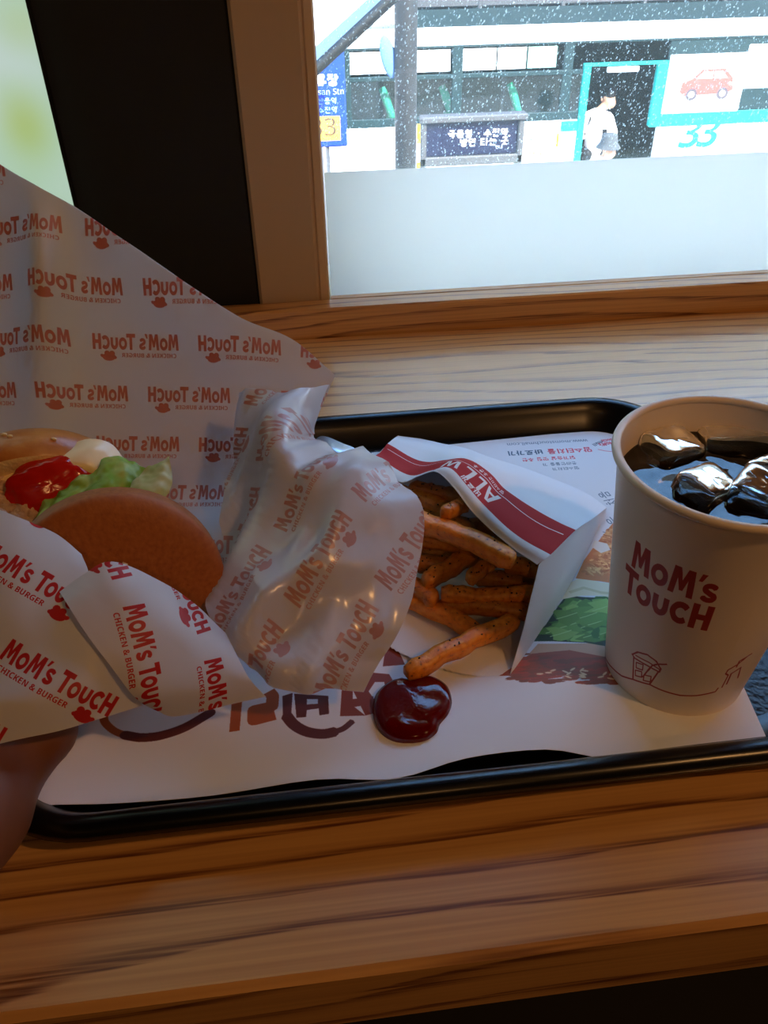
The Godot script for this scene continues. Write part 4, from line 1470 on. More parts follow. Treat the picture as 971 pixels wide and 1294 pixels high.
func build_burger():
	var t := thing("burger", "chicken burger with lettuce and tomato, standing on edge in the printed paper", "burger")
	var n := Vector3(0.20, 0.26, 0.94).normalized()
	var r := 0.0485
	var prof := []
	for k in 19:
		var s := k / 18.0
		var x := r * sin(s * PI / 2.0)
		prof.append(Vector2(maxf(x, 0.0002), 0.011 * pow(cos(s * PI / 2.0), 0.75) - 0.002))
	for q in [Vector2(r, -0.006), Vector2(r * 0.99, -0.011), Vector2(r * 0.96, -0.0145), Vector2(r * 0.9, -0.016), Vector2(0.0002, -0.016)]:
		prof.append(q)
	var b := part("bottom_bun", grid_mesh(lathe_rows(prof, 72)), mats.bun_base, t)
	b.transform = facing(Vector3(-0.09075, 0.80916, -0.28524), n)
	var sd := begin(true)
	add_tube(sd, [Vector3(0.004, 0.0088, -0.0185), Vector3(0.006, 0.0092, -0.0172)], 0.0014, 8)
	part("sesame_seed", finish(sd), mats.sesame, b)

	# top bun: cut side towards the viewer, crust away
	var m := Vector3(-0.20, 0.42, -0.88).normalized()
	var top := []
	for k in 17:
		var s := k / 16.0
		top.append(Vector2(maxf(0.0002, 0.0465 * sin(s * PI / 2.0)), 0.026 * cos(s * PI / 2.0) + 0.008))
	top.append(Vector2(0.0468, 0.004))
	top.append(Vector2(0.0455, 0.0006))
	var tb := part("top_bun", grid_mesh(lathe_rows(top, 72)), mats.bun_crust, t)
	tb.transform = facing(Vector3(-0.14383, 0.80642, -0.36431), m)
	part("crumb", lathe([Vector2(0.0456, 0.0006), Vector2(0.0435, -0.0004), Vector2(0.03, 0.0003), Vector2(0.0002, 0.0)], 48), mats.bun_crumb, tb)
	for k in 16:
		var a := rng.randf_range(0, TAU)
		var s := rng.randf_range(0.55, 1.0)
		var p := Vector3(0.0468 * sin(s * PI / 2.0) * cos(a), 0.0262 * cos(s * PI / 2.0) + 0.008, 0.0468 * sin(s * PI / 2.0) * sin(a))
		var d := Vector3(-sin(a), 0.2, cos(a)) * 0.0012
		var st := begin(true)
		add_tube(st, [p - d, p, p + d], [0.0006, 0.0010, 0.0005], 7)
		part("sesame_seed", finish(st), mats.sesame, tb)
	# sauce spread under the top bun, running over the tomato
	var mayo := [
		[Vector3(-0.15779, 0.83366, -0.3587), Vector3(-0.14169, 0.83723, -0.35966), Vector3(-0.12591, 0.84023, -0.36154), Vector3(-0.11106, 0.84335, -0.36494), Vector3(-0.10088, 0.84025, -0.36545), Vector3(-0.09575, 0.83331, -0.3636)],
		[Vector3(-0.15567, 0.83405, -0.35083), Vector3(-0.13898, 0.83818, -0.35214), Vector3(-0.12313, 0.84169, -0.35309), Vector3(-0.10946, 0.84348, -0.3556), Vector3(-0.10137, 0.83919, -0.35677), Vector3(-0.09678, 0.83178, -0.35726)],
		[Vector3(-0.15524, 0.83152, -0.34622), Vector3(-0.13744, 0.83682, -0.34698), Vector3(-0.12178, 0.83969, -0.34746), Vector3(-0.10925, 0.83897, -0.34819), Vector3(-0.10279, 0.83466, -0.34951), Vector3(-0.09866, 0.82915, -0.35283)],
		[Vector3(-0.15732, 0.82474, -0.3466), Vector3(-0.13893, 0.82949, -0.3482), Vector3(-0.12306, 0.8324, -0.34868), Vector3(-0.11198, 0.83105, -0.3491), Vector3(-0.10583, 0.82854, -0.35049), Vector3(-0.10193, 0.82424, -0.35475)],
	]
	part("mayonnaise", sheet(mayo, 8, paper_uv(mayo, 0), 0.0, Vector2.ZERO, Vector2.ONE, 0.003, mats.mayonnaise, mats.mayonnaise, 0.0012, 12, 0.04), null, t)
	var tom := part("tomato_slice", blob(Vector3(0.0215, 0.0075, 0.0140), 0.12, 1.6, 21, 28), mats.tomato, t)
	tom.transform = facing(Vector3(-0.12588, 0.83235, -0.34366), Vector3(0.22, 0.55, 0.8), Vector3(0.95, 0.22, 0.1))
	for q in [[Vector3(-0.15323, 0.82565, -0.34949), Vector3(0.018, 0.011, 0.014), 31], [Vector3(-0.14087, 0.82141, -0.33699), Vector3(0.013, 0.009, 0.012), 32], [Vector3(-0.15712, 0.82136, -0.33608), Vector3(0.018, 0.014, 0.014), 33]]:
		part("chicken_fillet", blob(q[1], 0.35, 2.2, q[2], 26), mats.chicken, t, q[0])
	# lettuce leaves with ruffled edges
	var leaf := [
		[Vector3(-0.13647, 0.82281, -0.32568), Vector3(-0.12679, 0.82989, -0.33396), Vector3(-0.11471, 0.83646, -0.3416), Vector3(-0.10385, 0.83889, -0.34755), Vector3(-0.09336, 0.84106, -0.35202), Vector3(-0.08063, 0.83619, -0.34694)],
		[Vector3(-0.13359, 0.82604, -0.31988), Vector3(-0.12371, 0.83122, -0.32406), Vector3(-0.11174, 0.83548, -0.32995), Vector3(-0.10107, 0.83835, -0.33626), Vector3(-0.09165, 0.83955, -0.34275), Vector3(-0.08251, 0.83611, -0.34312)],
		[Vector3(-0.13108, 0.82735, -0.31663), Vector3(-0.12116, 0.83105, -0.31836), Vector3(-0.10934, 0.83409, -0.3207), Vector3(-0.0987, 0.83624, -0.32514), Vector3(-0.09139, 0.837, -0.33153), Vector3(-0.08555, 0.83604, -0.33678)],
		[Vector3(-0.12825, 0.82483, -0.31706), Vector3(-0.1199, 0.82709, -0.31786), Vector3(-0.10964, 0.82868, -0.31928), Vector3(-0.09905, 0.82962, -0.32281), Vector3(-0.09235, 0.82943, -0.32722), Vector3(-0.08694, 0.82993, -0.3323)],
	]
	part("lettuce_leaf", leaf_mesh(leaf, 0.0022, 41), mats.lettuce, t)
	var leaf2 := [
		[Vector3(-0.09607, 0.82916, -0.35387), Vector3(-0.08714, 0.83095, -0.35426), Vector3(-0.08, 0.83219, -0.35574), Vector3(-0.07443, 0.83345, -0.35742), Vector3(-0.07057, 0.83597, -0.35891)],
		[Vector3(-0.09909, 0.82709, -0.3447), Vector3(-0.08896, 0.82881, -0.34358), Vector3(-0.08001, 0.82997, -0.34481), Vector3(-0.07316, 0.83057, -0.34717), Vector3(-0.06886, 0.82869, -0.34792)],
		[Vector3(-0.10156, 0.8252, -0.33296), Vector3(-0.08971, 0.82689, -0.33163), Vector3(-0.08064, 0.82737, -0.33233), Vector3(-0.07421, 0.82667, -0.33507), Vector3(-0.07085, 0.8254, -0.33771)],
		[Vector3(-0.10266, 0.81789, -0.32488), Vector3(-0.09024, 0.81836, -0.32257), Vector3(-0.08205, 0.81821, -0.32289), Vector3(-0.07624, 0.81807, -0.3248), Vector3(-0.07337, 0.81983, -0.32979)],
	]
	part("lettuce_leaf", leaf_mesh(leaf2, 0.0016, 43), mats.lettuce_pale, t)
	var leaf3 := [
		[Vector3(-0.14516, 0.82332, -0.34155), Vector3(-0.13949, 0.82573, -0.34276), Vector3(-0.1343, 0.82628, -0.34395), Vector3(-0.129, 0.82496, -0.34237)],
		[Vector3(-0.14402, 0.82337, -0.33354), Vector3(-0.13744, 0.82514, -0.33284), Vector3(-0.1313, 0.82566, -0.33257), Vector3(-0.12639, 0.82435, -0.33236)],
		[Vector3(-0.14236, 0.81982, -0.32537), Vector3(-0.13597, 0.82038, -0.32378), Vector3(-0.12955, 0.82155, -0.32265), Vector3(-0.12458, 0.82143, -0.32334)],
	]
	part("lettuce_leaf", leaf_mesh(leaf3, 0.0018, 44), mats.lettuce_pale, t)


func leaf_mesh(ctrl: Array, ruffle: float, seed_: int) -> ArrayMesh:
	var rows := spline_grid(ctrl, 10)
	var nrm := grid_normals(rows)
	var fn := FastNoiseLite.new()
	fn.seed = seed_
	fn.frequency = 55.0
	fn.fractal_octaves = 3
	var out := []
	for i in rows.size():
		out.append([])
		for j in rows[i].size():
			var p: Vector3 = rows[i][j]
			var edge := 1.0 - 0.65 * float(i) / rows.size()
			var q: Vector3 = p + nrm[i][j] * ruffle * edge * (fn.get_noise_3dv(p) * 2.4)
			if i == 0 or j == rows[i].size() - 1: q += (rows[1][j] - rows[0][j]).normalized() * 0.0014 * fn.get_noise_3dv(p * 3.0)
			out[i].append(q)
	var st := begin(true)
	add_grid(st, out)
	st.generate_normals()
	return st.commit()


func build_wrapper():
	var t := thing("burger_wrapper", "white burger paper printed all over with a red restaurant logo, wrapped round the burger", "wrapper")
	var tile := Vector2(0.058, 0.056)
	var start := Vector2(36, 60) / 512.0 * tile
	var back := [
		[Vector3(-0.19527, 0.98233, -0.49133), Vector3(-0.14741, 0.9516, -0.46945), Vector3(-0.12982, 0.9431, -0.4611), Vector3(-0.11167, 0.93169, -0.45709), Vector3(-0.08526, 0.91383, -0.4473), Vector3(-0.05695, 0.89152, -0.44053), Vector3(-0.03113, 0.87299, -0.43691), Vector3(-0.00449, 0.85662, -0.44144), Vector3(0.01979, 0.83352, -0.43717)],
		[Vector3(-0.20428, 0.94034, -0.47371), Vector3(-0.15426, 0.91784, -0.45783), Vector3(-0.13171, 0.91275, -0.4383), Vector3(-0.11604, 0.90016, -0.44689), Vector3(-0.08978, 0.88193, -0.44344), Vector3(-0.05966, 0.86656, -0.43646), Vector3(-0.03341, 0.85271, -0.43104), Vector3(-0.0074, 0.84101, -0.43257), Vector3(0.01535, 0.82681, -0.43256)],
		[Vector3(-0.21349, 0.89639, -0.45462), Vector3(-0.16154, 0.87982, -0.44303), Vector3(-0.13726, 0.8787, -0.42632), Vector3(-0.12157, 0.86569, -0.43723), Vector3(-0.09368, 0.85163, -0.43412), Vector3(-0.06254, 0.84132, -0.42822), Vector3(-0.03575, 0.83166, -0.42328), Vector3(-0.01128, 0.82478, -0.42466), Vector3(0.00862, 0.81741, -0.42352)],
		[Vector3(-0.22291, 0.8505, -0.43408), Vector3(-0.16918, 0.8384, -0.42569), Vector3(-0.14651, 0.83611, -0.41752), Vector3(-0.12779, 0.82809, -0.42264), Vector3(-0.09839, 0.81866, -0.42023), Vector3(-0.06574, 0.81382, -0.41301), Vector3(-0.03768, 0.81235, -0.4062), Vector3(-0.01658, 0.81116, -0.40169), Vector3(-0.00036, 0.81037, -0.40065)],
		[Vector3(-0.22688, 0.81199, -0.40533), Vector3(-0.17463, 0.80183, -0.40517), Vector3(-0.15313, 0.79962, -0.40381), Vector3(-0.13202, 0.79622, -0.40423), Vector3(-0.10072, 0.79288, -0.39829), Vector3(-0.06849, 0.79317, -0.38707), Vector3(-0.04256, 0.79889, -0.37537), Vector3(-0.02523, 0.8023, -0.36814), Vector3(-0.01357, 0.80283, -0.36727)],
		[Vector3(-0.22245, 0.78686, -0.36596), Vector3(-0.17148, 0.78016, -0.36724), Vector3(-0.15073, 0.77853, -0.3664), Vector3(-0.12978, 0.77691, -0.36554), Vector3(-0.10067, 0.77916, -0.3588), Vector3(-0.07031, 0.78872, -0.34423), Vector3(-0.0476, 0.80028, -0.33201), Vector3(-0.0329, 0.8059, -0.32938), Vector3(-0.0237, 0.8064, -0.33141)],
		[Vector3(-0.21471, 0.77109, -0.32671), Vector3(-0.1648, 0.76669, -0.32457), Vector3(-0.14528, 0.76494, -0.32377), Vector3(-0.12493, 0.76465, -0.32134), Vector3(-0.09889, 0.77001, -0.31464), Vector3(-0.072, 0.78181, -0.30214), Vector3(-0.05399, 0.79189, -0.29461), Vector3(-0.04088, 0.79768, -0.29492), Vector3(-0.03214, 0.79929, -0.30048)],
	]
	part("back_sheet", sheet(back, 9, flat_uv(back, Vector3(-0.06762, 0.86435, -0.43829), Vector3(-0.11027, 0.86906, -0.43856), Vector3(-0.06894, 0.85152, -0.42871), start), 0.0, Vector2.ZERO, tile, 0.00025, mats.wrap_in, mats.wrap_out, 0.0028, 2, 0.075), null, t)
	var fold := [
		[Vector3(-0.16778, 0.87659, -0.29975), Vector3(-0.12738, 0.86202, -0.28432), Vector3(-0.11566, 0.85643, -0.28145), Vector3(-0.10541, 0.8508, -0.27872), Vector3(-0.09658, 0.84464, -0.27309)],
		[Vector3(-0.16377, 0.86109, -0.2717), Vector3(-0.12483, 0.85421, -0.2649), Vector3(-0.11203, 0.85049, -0.26465), Vector3(-0.10157, 0.84626, -0.26428), Vector3(-0.09256, 0.84313, -0.26225)],
		[Vector3(-0.16148, 0.84689, -0.2501), Vector3(-0.12322, 0.84368, -0.24616), Vector3(-0.10973, 0.84131, -0.24687), Vector3(-0.09959, 0.83974, -0.24854), Vector3(-0.09198, 0.838, -0.25168)],
		[Vector3(-0.16019, 0.83216, -0.23087), Vector3(-0.12248, 0.83126, -0.22873), Vector3(-0.10545, 0.83109, -0.23072), Vector3(-0.09131, 0.83097, -0.23439), Vector3(-0.08482, 0.82854, -0.23977)],
		[Vector3(-0.15858, 0.82055, -0.21395), Vector3(-0.12089, 0.82385, -0.21369), Vector3(-0.10277, 0.82384, -0.217), Vector3(-0.08732, 0.82204, -0.22321), Vector3(-0.07903, 0.81561, -0.23199)],
		[Vector3(-0.15902, 0.80719, -0.20124), Vector3(-0.1221, 0.81217, -0.20496), Vector3(-0.10196, 0.81135, -0.20877), Vector3(-0.08484, 0.8089, -0.21563), Vector3(-0.07249, 0.80105, -0.22685)],
	]
	part("front_fold", sheet(fold, 9, flat_uv(fold, Vector3(-0.1184, 0.83663, -0.235), Vector3(-0.08753, 0.81637, -0.22423), Vector3(-0.12236, 0.83245, -0.22962), start), 0.0, Vector2.ZERO, tile, 0.00025, mats.wrap_out, mats.wrap_in, 0.0013, 4, 0.05), null, t)
	var fold2 := [
		[Vector3(-0.1024, 0.84159, -0.2529), Vector3(-0.09338, 0.8449, -0.25839), Vector3(-0.08268, 0.84608, -0.26341), Vector3(-0.06647, 0.83407, -0.26313), Vector3(-0.05418, 0.82045, -0.26205), Vector3(-0.04232, 0.80528, -0.25852)],
		[Vector3(-0.09775, 0.84187, -0.24467), Vector3(-0.08851, 0.84279, -0.24833), Vector3(-0.07761, 0.84154, -0.25148), Vector3(-0.06339, 0.83126, -0.25273), Vector3(-0.05138, 0.81766, -0.25302), Vector3(-0.03928, 0.80336, -0.25145)],
		[Vector3(-0.09045, 0.83493, -0.23465), Vector3(-0.08193, 0.835, -0.23774), Vector3(-0.07171, 0.83336, -0.24068), Vector3(-0.05923, 0.82467, -0.24332), Vector3(-0.04784, 0.81224, -0.24588), Vector3(-0.03624, 0.79944, -0.2455)],
		[Vector3(-0.08237, 0.82507, -0.22629), Vector3(-0.07449, 0.82406, -0.22864), Vector3(-0.06568, 0.82102, -0.23199), Vector3(-0.05474, 0.81359, -0.23575), Vector3(-0.04409, 0.804, -0.23923), Vector3(-0.03339, 0.79453, -0.24147)],
		[Vector3(-0.07637, 0.81343, -0.22211), Vector3(-0.06946, 0.81169, -0.22269), Vector3(-0.06234, 0.80852, -0.22612), Vector3(-0.05166, 0.80237, -0.23088), Vector3(-0.04116, 0.79545, -0.23639), Vector3(-0.03054, 0.78962, -0.24008)],
		[Vector3(-0.07324, 0.80495, -0.22328), Vector3(-0.0685, 0.80011, -0.22306), Vector3(-0.06337, 0.79405, -0.22452), Vector3(-0.05078, 0.79009, -0.22941), Vector3(-0.03886, 0.78678, -0.23486), Vector3(-0.02706, 0.78385, -0.23929)],
	]
	part("front_fold", sheet(fold2, 9, flat_uv(fold2, Vector3(-0.071, 0.83571, -0.249), Vector3(-0.06584, 0.80503, -0.22386), Vector3(-0.07915, 0.83769, -0.24344), start), 0.0, Vector2.ZERO, tile, 0.00025, mats.wrap_out, mats.wrap_in, 0.0013, 6, 0.05), null, t)
	var flap := [
		[Vector3(-0.03372, 0.84493, -0.40137), Vector3(-0.02235, 0.85087, -0.39141), Vector3(-0.00874, 0.85438, -0.38466), Vector3(0.00379, 0.85085, -0.3912), Vector3(0.01659, 0.83968, -0.41309)],
		[Vector3(-0.03591, 0.83501, -0.3888), Vector3(-0.02663, 0.84132, -0.37671), Vector3(-0.01582, 0.85243, -0.36015), Vector3(-0.00495, 0.84555, -0.36962), Vector3(0.00719, 0.83324, -0.39601)],
		[Vector3(-0.03816, 0.8243, -0.37564), Vector3(-0.02922, 0.83147, -0.36159), Vector3(-0.0157, 0.84753, -0.3432), Vector3(-0.0074, 0.84134, -0.35347), Vector3(0.00064, 0.82851, -0.37461)],
		[Vector3(-0.04155, 0.81372, -0.36005), Vector3(-0.03011, 0.82199, -0.34656), Vector3(-0.01163, 0.84437, -0.32978), Vector3(0.00202, 0.84129, -0.34183), Vector3(0.01586, 0.83111, -0.36039)],
		[Vector3(-0.04481, 0.80714, -0.34616), Vector3(-0.02964, 0.81762, -0.32998), Vector3(-0.0068, 0.83883, -0.31712), Vector3(0.01442, 0.84097, -0.32437), Vector3(0.03304, 0.83278, -0.34259)],
		[Vector3(-0.04847, 0.80133, -0.32761), Vector3(-0.02887, 0.81591, -0.30744), Vector3(-0.00447, 0.82863, -0.3012), Vector3(0.02167, 0.832, -0.30356), Vector3(0.05324, 0.82149, -0.31333)],
		[Vector3(-0.051, 0.80016, -0.30319), Vector3(-0.03019, 0.8152, -0.28323), Vector3(-0.00575, 0.81796, -0.28003), Vector3(0.01914, 0.81715, -0.282), Vector3(0.04517, 0.80319, -0.28446)],
		[Vector3(-0.05173, 0.80141, -0.27777), Vector3(-0.03277, 0.80863, -0.26266), Vector3(-0.01109, 0.80405, -0.25949), Vector3(0.01183, 0.80017, -0.25935), Vector3(0.03508, 0.79251, -0.26292)],
		[Vector3(-0.04326, 0.80046, -0.25761), Vector3(-0.02818, 0.79939, -0.24723), Vector3(-0.01036, 0.7935, -0.2448), Vector3(0.00599, 0.7882, -0.24562), Vector3(0.02466, 0.78408, -0.24973)],
		[Vector3(-0.03439, 0.7925, -0.24797), Vector3(-0.02316, 0.78872, -0.24124), Vector3(-0.00981, 0.78445, -0.24052), Vector3(0.00387, 0.78017, -0.24108), Vector3(0.01652, 0.77506, -0.24245)],
	]
	part("side_flap", sheet(flap, 9, flat_uv(flap, Vector3(-0.01537, 0.80725, -0.27296), Vector3(0.00741, 0.82541, -0.30011), Vector3(-0.0052, 0.80566, -0.26403), start), 0.0, Vector2.ZERO, tile, 0.00025, mats.wrap_greasy, mats.wrap_out, 0.0062, 8, 0.019, 0.36), null, t)


# ---------------------------------------------------------------- the hand under the paper

func build_hand():
	var t := thing("person", "bare hand and forearm holding the wrapped burger from below at the left edge", "person")
	var w := Vector3(-0.14436, 0.78674, -0.19737)
	var bones := [
		[Vector3(-0.17305, 0.82294, -0.09699), Vector3(-0.16006, 0.79583, -0.15571), 0.036, 0.030],
		[Vector3(-0.16006, 0.79583, -0.15571), w, 0.030, 0.0255],
		[w, Vector3(-0.14391, 0.7854, -0.21746), 0.0255, 0.0225],
		[Vector3(-0.1434, 0.78272, -0.21934), Vector3(-0.12461, 0.7868, -0.23758), 0.0205, 0.0150], [Vector3(-0.13952, 0.78267, -0.21624), Vector3(-0.11815, 0.78905, -0.22801), 0.0175, 0.0135],
		[Vector3(-0.15, 0.78397, -0.22232), Vector3(-0.15055, 0.78804, -0.25192), 0.020, 0.0145],
		[Vector3(-0.1594, 0.78538, -0.22442), Vector3(-0.17231, 0.79058, -0.2615), 0.019, 0.0140],
		# fingers, from little to index: each bent behind and under the burger
		[Vector3(-0.12862, 0.78597, -0.24004), Vector3(-0.11983, 0.78161, -0.26487), 0.0105, 0.0085], [Vector3(-0.11983, 0.78161, -0.26487), Vector3(-0.12216, 0.77921, -0.29504), 0.0085, 0.0075],
		[Vector3(-0.13923, 0.78628, -0.24671), Vector3(-0.1345, 0.78271, -0.27788), 0.0112, 0.0092], [Vector3(-0.1345, 0.78271, -0.27788), Vector3(-0.13911, 0.77836, -0.31476), 0.0092, 0.0082],
		[Vector3(-0.15123, 0.78805, -0.252), Vector3(-0.15305, 0.78517, -0.28704), 0.0112, 0.0092], [Vector3(-0.15305, 0.78517, -0.28704), Vector3(-0.15974, 0.78069, -0.3267), 0.0092, 0.0082],
		[Vector3(-0.16589, 0.78909, -0.25835), Vector3(-0.17268, 0.78747, -0.29357), 0.0108, 0.0090], [Vector3(-0.17268, 0.78747, -0.29357), Vector3(-0.18094, 0.7842, -0.33166), 0.0090, 0.0080],
		# the thumb leaves the side of the palm and closes on the paper from the left
		[Vector3(-0.15805, 0.79616, -0.22186), Vector3(-0.17801, 0.81157, -0.24364), 0.018, 0.0125], [Vector3(-0.17801, 0.81157, -0.24364), Vector3(-0.17253, 0.83627, -0.25384), 0.0118, 0.0100], [Vector3(-0.17253, 0.83627, -0.25384), Vector3(-0.15852, 0.85518, -0.25872), 0.0100, 0.0085],
	]
	part("hand_and_forearm", skin(bones, 0.0032, 260.0), mats.skin, t)
	var nl := part("nail", blob(Vector3(0.0055, 0.0075, 0.0015), 0.0, 1.0, 1, 10), mats.nail, t, Vector3(-0.1552, 0.85983, -0.25196))
	nl.rotation = Vector3(-0.5, 0, 0.4)


# ---------------------------------------------------------------- the street below the window

func build_street():
	var g := structure("ground", "sunlit road and pavement outside", "ground")
	part("road", box_mesh(Vector3(-40, -3.5, -60), Vector3(40, -3.22, -1.2), 0.01), mats.asphalt, g)
	part("pavement", box_mesh(Vector3(-40, -3.22, -11.7), Vector3(40, -3.10, -1.2), 0.02), mats.concrete, g)
	build_bus()
	build_stop()
	build_people()
	# what stands across the road
	var b := thing("street_building", "dark glazed building across the road behind the bus", "building")
	part("facade", box_mesh(Vector3(-1.6, -3.22, -30), Vector3(30, 16, -22), 0.05), mats.facade_dark, b)
	for k in 16:
		part("mullion", box_mesh(Vector3(-1.2 + k * 2.0, -2.6, -22.0), Vector3(-1.1 + k * 2.0, 16, -21.9), 0.02), mats.steel_grey, b)
	for k in 5:
		part("spandrel", box_mesh(Vector3(-1.6, -1.0 + k * 3.0, -22.0), Vector3(30, -0.8 + k * 3.0, -21.92), 0.02), mats.steel_grey, b)
	var b2 := thing("street_building", "pale rendered building across the road at the far left of the window", "building")
	part("facade", box_mesh(Vector3(-30, -3.22, -30), Vector3(-1.7, 14, -22.5), 0.05), mats.facade_white, b2)
	for k in 6:
		part("window", box_mesh(Vector3(-12.0 + k * 1.6, 3.0, -22.5), Vector3(-11.0 + k * 1.6, 4.6, -22.44), 0.01), mats.facade_dark, b2)


func bus_box(t: Node, called: String, x0: float, y0: float, x1: float, y1: float, z0: float, z1: float, m: Material, bev := 0.02) -> MeshInstance3D:
	return part(called, box_mesh(Vector3(minf(x0, x1), minf(y0, y1), z0), Vector3(maxf(x0, x1), maxf(y0, y1), z1), bev), m, t)


func build_bus():
	var t := thing("city_bus", "white and teal city bus numbered 33 with its door open outside the window", "bus")
	var zf := -12.0
	var zb := -14.5
	var x0 := -6.0
	var x1 := 9.0
	var ytop := -0.29524
	var ystripe := -0.49461
	var yband := -0.52503
	var ysash := -0.83251
	var ybelt := -1.44699
	var ylow := -2.98
	var yfloor := -1.26331 - 1.60
	var xd0 := 4.22827
	var xd1 := 5.16569
	# shell: roof, back side, floor, ends, lower panels either side of the door
	bus_box(t, "roof", x0, ystripe - 0.02, x1, ytop - 0.03, zb, zf - 0.12, mats.bus_dark, 0.03)
	bus_box(t, "cornice", x0, ystripe - 0.02, x1, ytop, zf - 0.12, zf, mats.bus_white, 0.04)
	bus_box(t, "roof_pod", x0 + 1.0, ytop - 0.03, 1.65286, ytop + 0.34, zb + 0.3, zf - 0.16, mats.bus_white, 0.08)
	bus_box(t, "far_side", x0, ylow, x1, ystripe, zb, zb + 0.06, mats.bus_inside)
	bus_box(t, "floor", x0, yfloor - 0.08, x1, yfloor, zb, zf - 0.07, mats.bus_inside)
	bus_box(t, "front_end", x0, ylow, x0 + 0.1, ystripe, zb, zf, mats.bus_white)
	bus_box(t, "rear_end", x1 - 0.1, ylow, x1, ystripe, zb, zf, mats.bus_white)
	bus_box(t, "side_panel", x0, ylow, xd0 - 0.10, ybelt, zf - 0.07, zf, mats.bus_white)
	bus_box(t, "side_panel", xd1 + 0.14, ylow, x1, ybelt - 0.14, zf - 0.07, zf, mats.bus_white)
	bus_box(t, "teal_band", xd1 + 0.02, ybelt - 0.15, x1, ybelt + 0.02, zf - 0.06, zf + 0.006, mats.bus_teal, 0.005)
	bus_box(t, "teal_band", xd0 - 0.34, ybelt - 0.16, xd0 - 0.02, ybelt - 0.02, zf - 0.06, zf + 0.006, mats.bus_teal, 0.005)
	bus_box(t, "window_header", x0, yband, x1, ystripe, zf - 0.06, zf - 0.01, mats.bus_dark, 0.01)
	bus_box(t, "belt_rail", x0, ybelt - 0.02, xd0 - 0.1, ybelt + 0.10, zf - 0.06, zf - 0.008, mats.bus_dark, 0.01)
	bus_box(t, "sash_rail", x0, ysash - 0.06, xd0 - 0.1, ysash, zf - 0.06, zf - 0.008, mats.bus_dark, 0.01)
	# pillars between the windows
	for u in [0.89076, 2.3945, 3.91004, -0.52886]:
		bus_box(t, "pillar", u - 0.07, ybelt, u + 0.07, ystripe, zf - 0.06, zf - 0.012, mats.bus_dark, 0.01)
	# sash panes, bright with the sky, and the dark lower panes
	for q in [[0.93287, 1.52715], [1.68465, 2.29716], [2.42401, 2.91574], [2.93589, 3.32376]]:
		bus_box(t, "sash_pane", q[0], ysash + 0.03, q[1], yband - 0.02, zf - 0.05, zf - 0.03, mats.pane_bright, 0.02)
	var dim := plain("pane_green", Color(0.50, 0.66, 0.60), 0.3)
	bus_box(t, "sash_pane", 3.34539, ysash + 0.03, 3.74505, yband - 0.02, zf - 0.05, zf - 0.03, dim, 0.02)
	bus_box(t, "sash_pane", 6.42958, -1.15094, 7.14035, -0.60328, zf - 0.05, zf - 0.004, mats.pane_bright, 0.03)
	bus_box(t, "lower_pane", x0 + 0.1, ybelt + 0.08, xd0 - 0.1, ysash - 0.05, zf - 0.045, zf - 0.035, mats.bus_glass, 0.002)
	bus_box(t, "rear_window_panel", xd1 + 0.14, ybelt, x1, yband, zf - 0.06, zf - 0.02, mats.bus_dark, 0.01)
	# the door frame, open leaf and the dark doorway
	bus_box(t, "door_post", xd0 - 0.10, ylow, xd0, -0.77811, zf - 0.07, zf + 0.02, mats.bus_teal, 0.01)
	bus_box(t, "door_post", xd1, ybelt - 0.14, xd1 + 0.15, -0.79003, zf - 0.07, zf + 0.02, mats.bus_teal, 0.01)
	bus_box(t, "door_header", xd0 - 0.10, -0.80141, xd1 + 0.15, -0.76328, zf - 0.06, zf + 0.01, mats.bus_teal, 0.005)
	bus_box(t, "door_lamp", 4.45497, -0.88101, 4.90143, -0.81375, zf - 0.03, zf + 0.03, mats.bus_white, 0.01)
	bus_box(t, "step", xd0, ylow, xd1 + 0.12, yfloor - 0.004, zf - 0.08, zf + 0.02, mats.bus_white, 0.01)
	# seats and hand rails seen through the lower panes
	for u in [1.46221, 2.29612, 3.25744, 0.50043]:
		var st := begin(true)
		add_tube(st, [Vector3(u - 0.05, ybelt + 0.42, -12.35), Vector3(u, ybelt + 0.30, -12.3), Vector3(u + 0.09, ybelt + 0.05, -12.3), Vector3(u + 0.10, ybelt - 0.3, -12.3)], [0.05, 0.06, 0.055, 0.05], 10)
		part("seat_handle", finish(st), mats.seat_teal, t)
		bus_box(t, "seat", u + 0.05, ybelt - 0.6, u + 0.15, ybelt + 0.02, -12.75, -12.28, mats.seat_teal, 0.03)
	for u in [3.17738, 1.91527]:
		part("hand_rail", tube([Vector3(u, yfloor, -12.6), Vector3(u, ystripe, -12.6)], 0.018, 8), mats.steel_grey, t)
	for u in [-3.6, 6.4]:
		var wst := begin(true)
		add_tube(wst, [Vector3(u, -2.77, zf - 0.34), Vector3(u, -2.77, zf - 0.02)], 0.45, 28)
		part("wheel", finish(wst), mats.tyre, t)
	# the route number and the lettering
	for k in 2:
		var tm := TextMesh.new()
		var font := SystemFont.new()
		font.font_names = PackedStringArray(["Droid Sans"])
		font.font_weight = 700
		tm.font = font
		tm.text = "3"
		tm.font_size = 64
		tm.pixel_size = 0.0088
		tm.depth = 0.006
		var nb := part("route_digit", tm, mats.number_teal, t, Vector3(5.83319 + k * 6.10556 - k * 5.83319, -1.70051, zf + 0.004))
		nb.transform.basis = Basis(Vector3(1, 0, 0), Vector3(0.2, 1, 0), Vector3(0, 0, 1))
	# the advertisement behind the door: a red car on a pale road
	var cv := Canvas.new(320, 256, Color(0.94, 0.95, 0.95), 2)
	cv.poly([[Vector2(0, 110), Vector2(320, 150), Vector2(320, 215), Vector2(0, 215)]], Color(0.66, 0.70, 0.73))
	cv.poly([[Vector2(0, 150), Vector2(70, 215), Vector2(40, 215), Vector2(0, 175)]], Color(0.95, 0.96, 0.96))
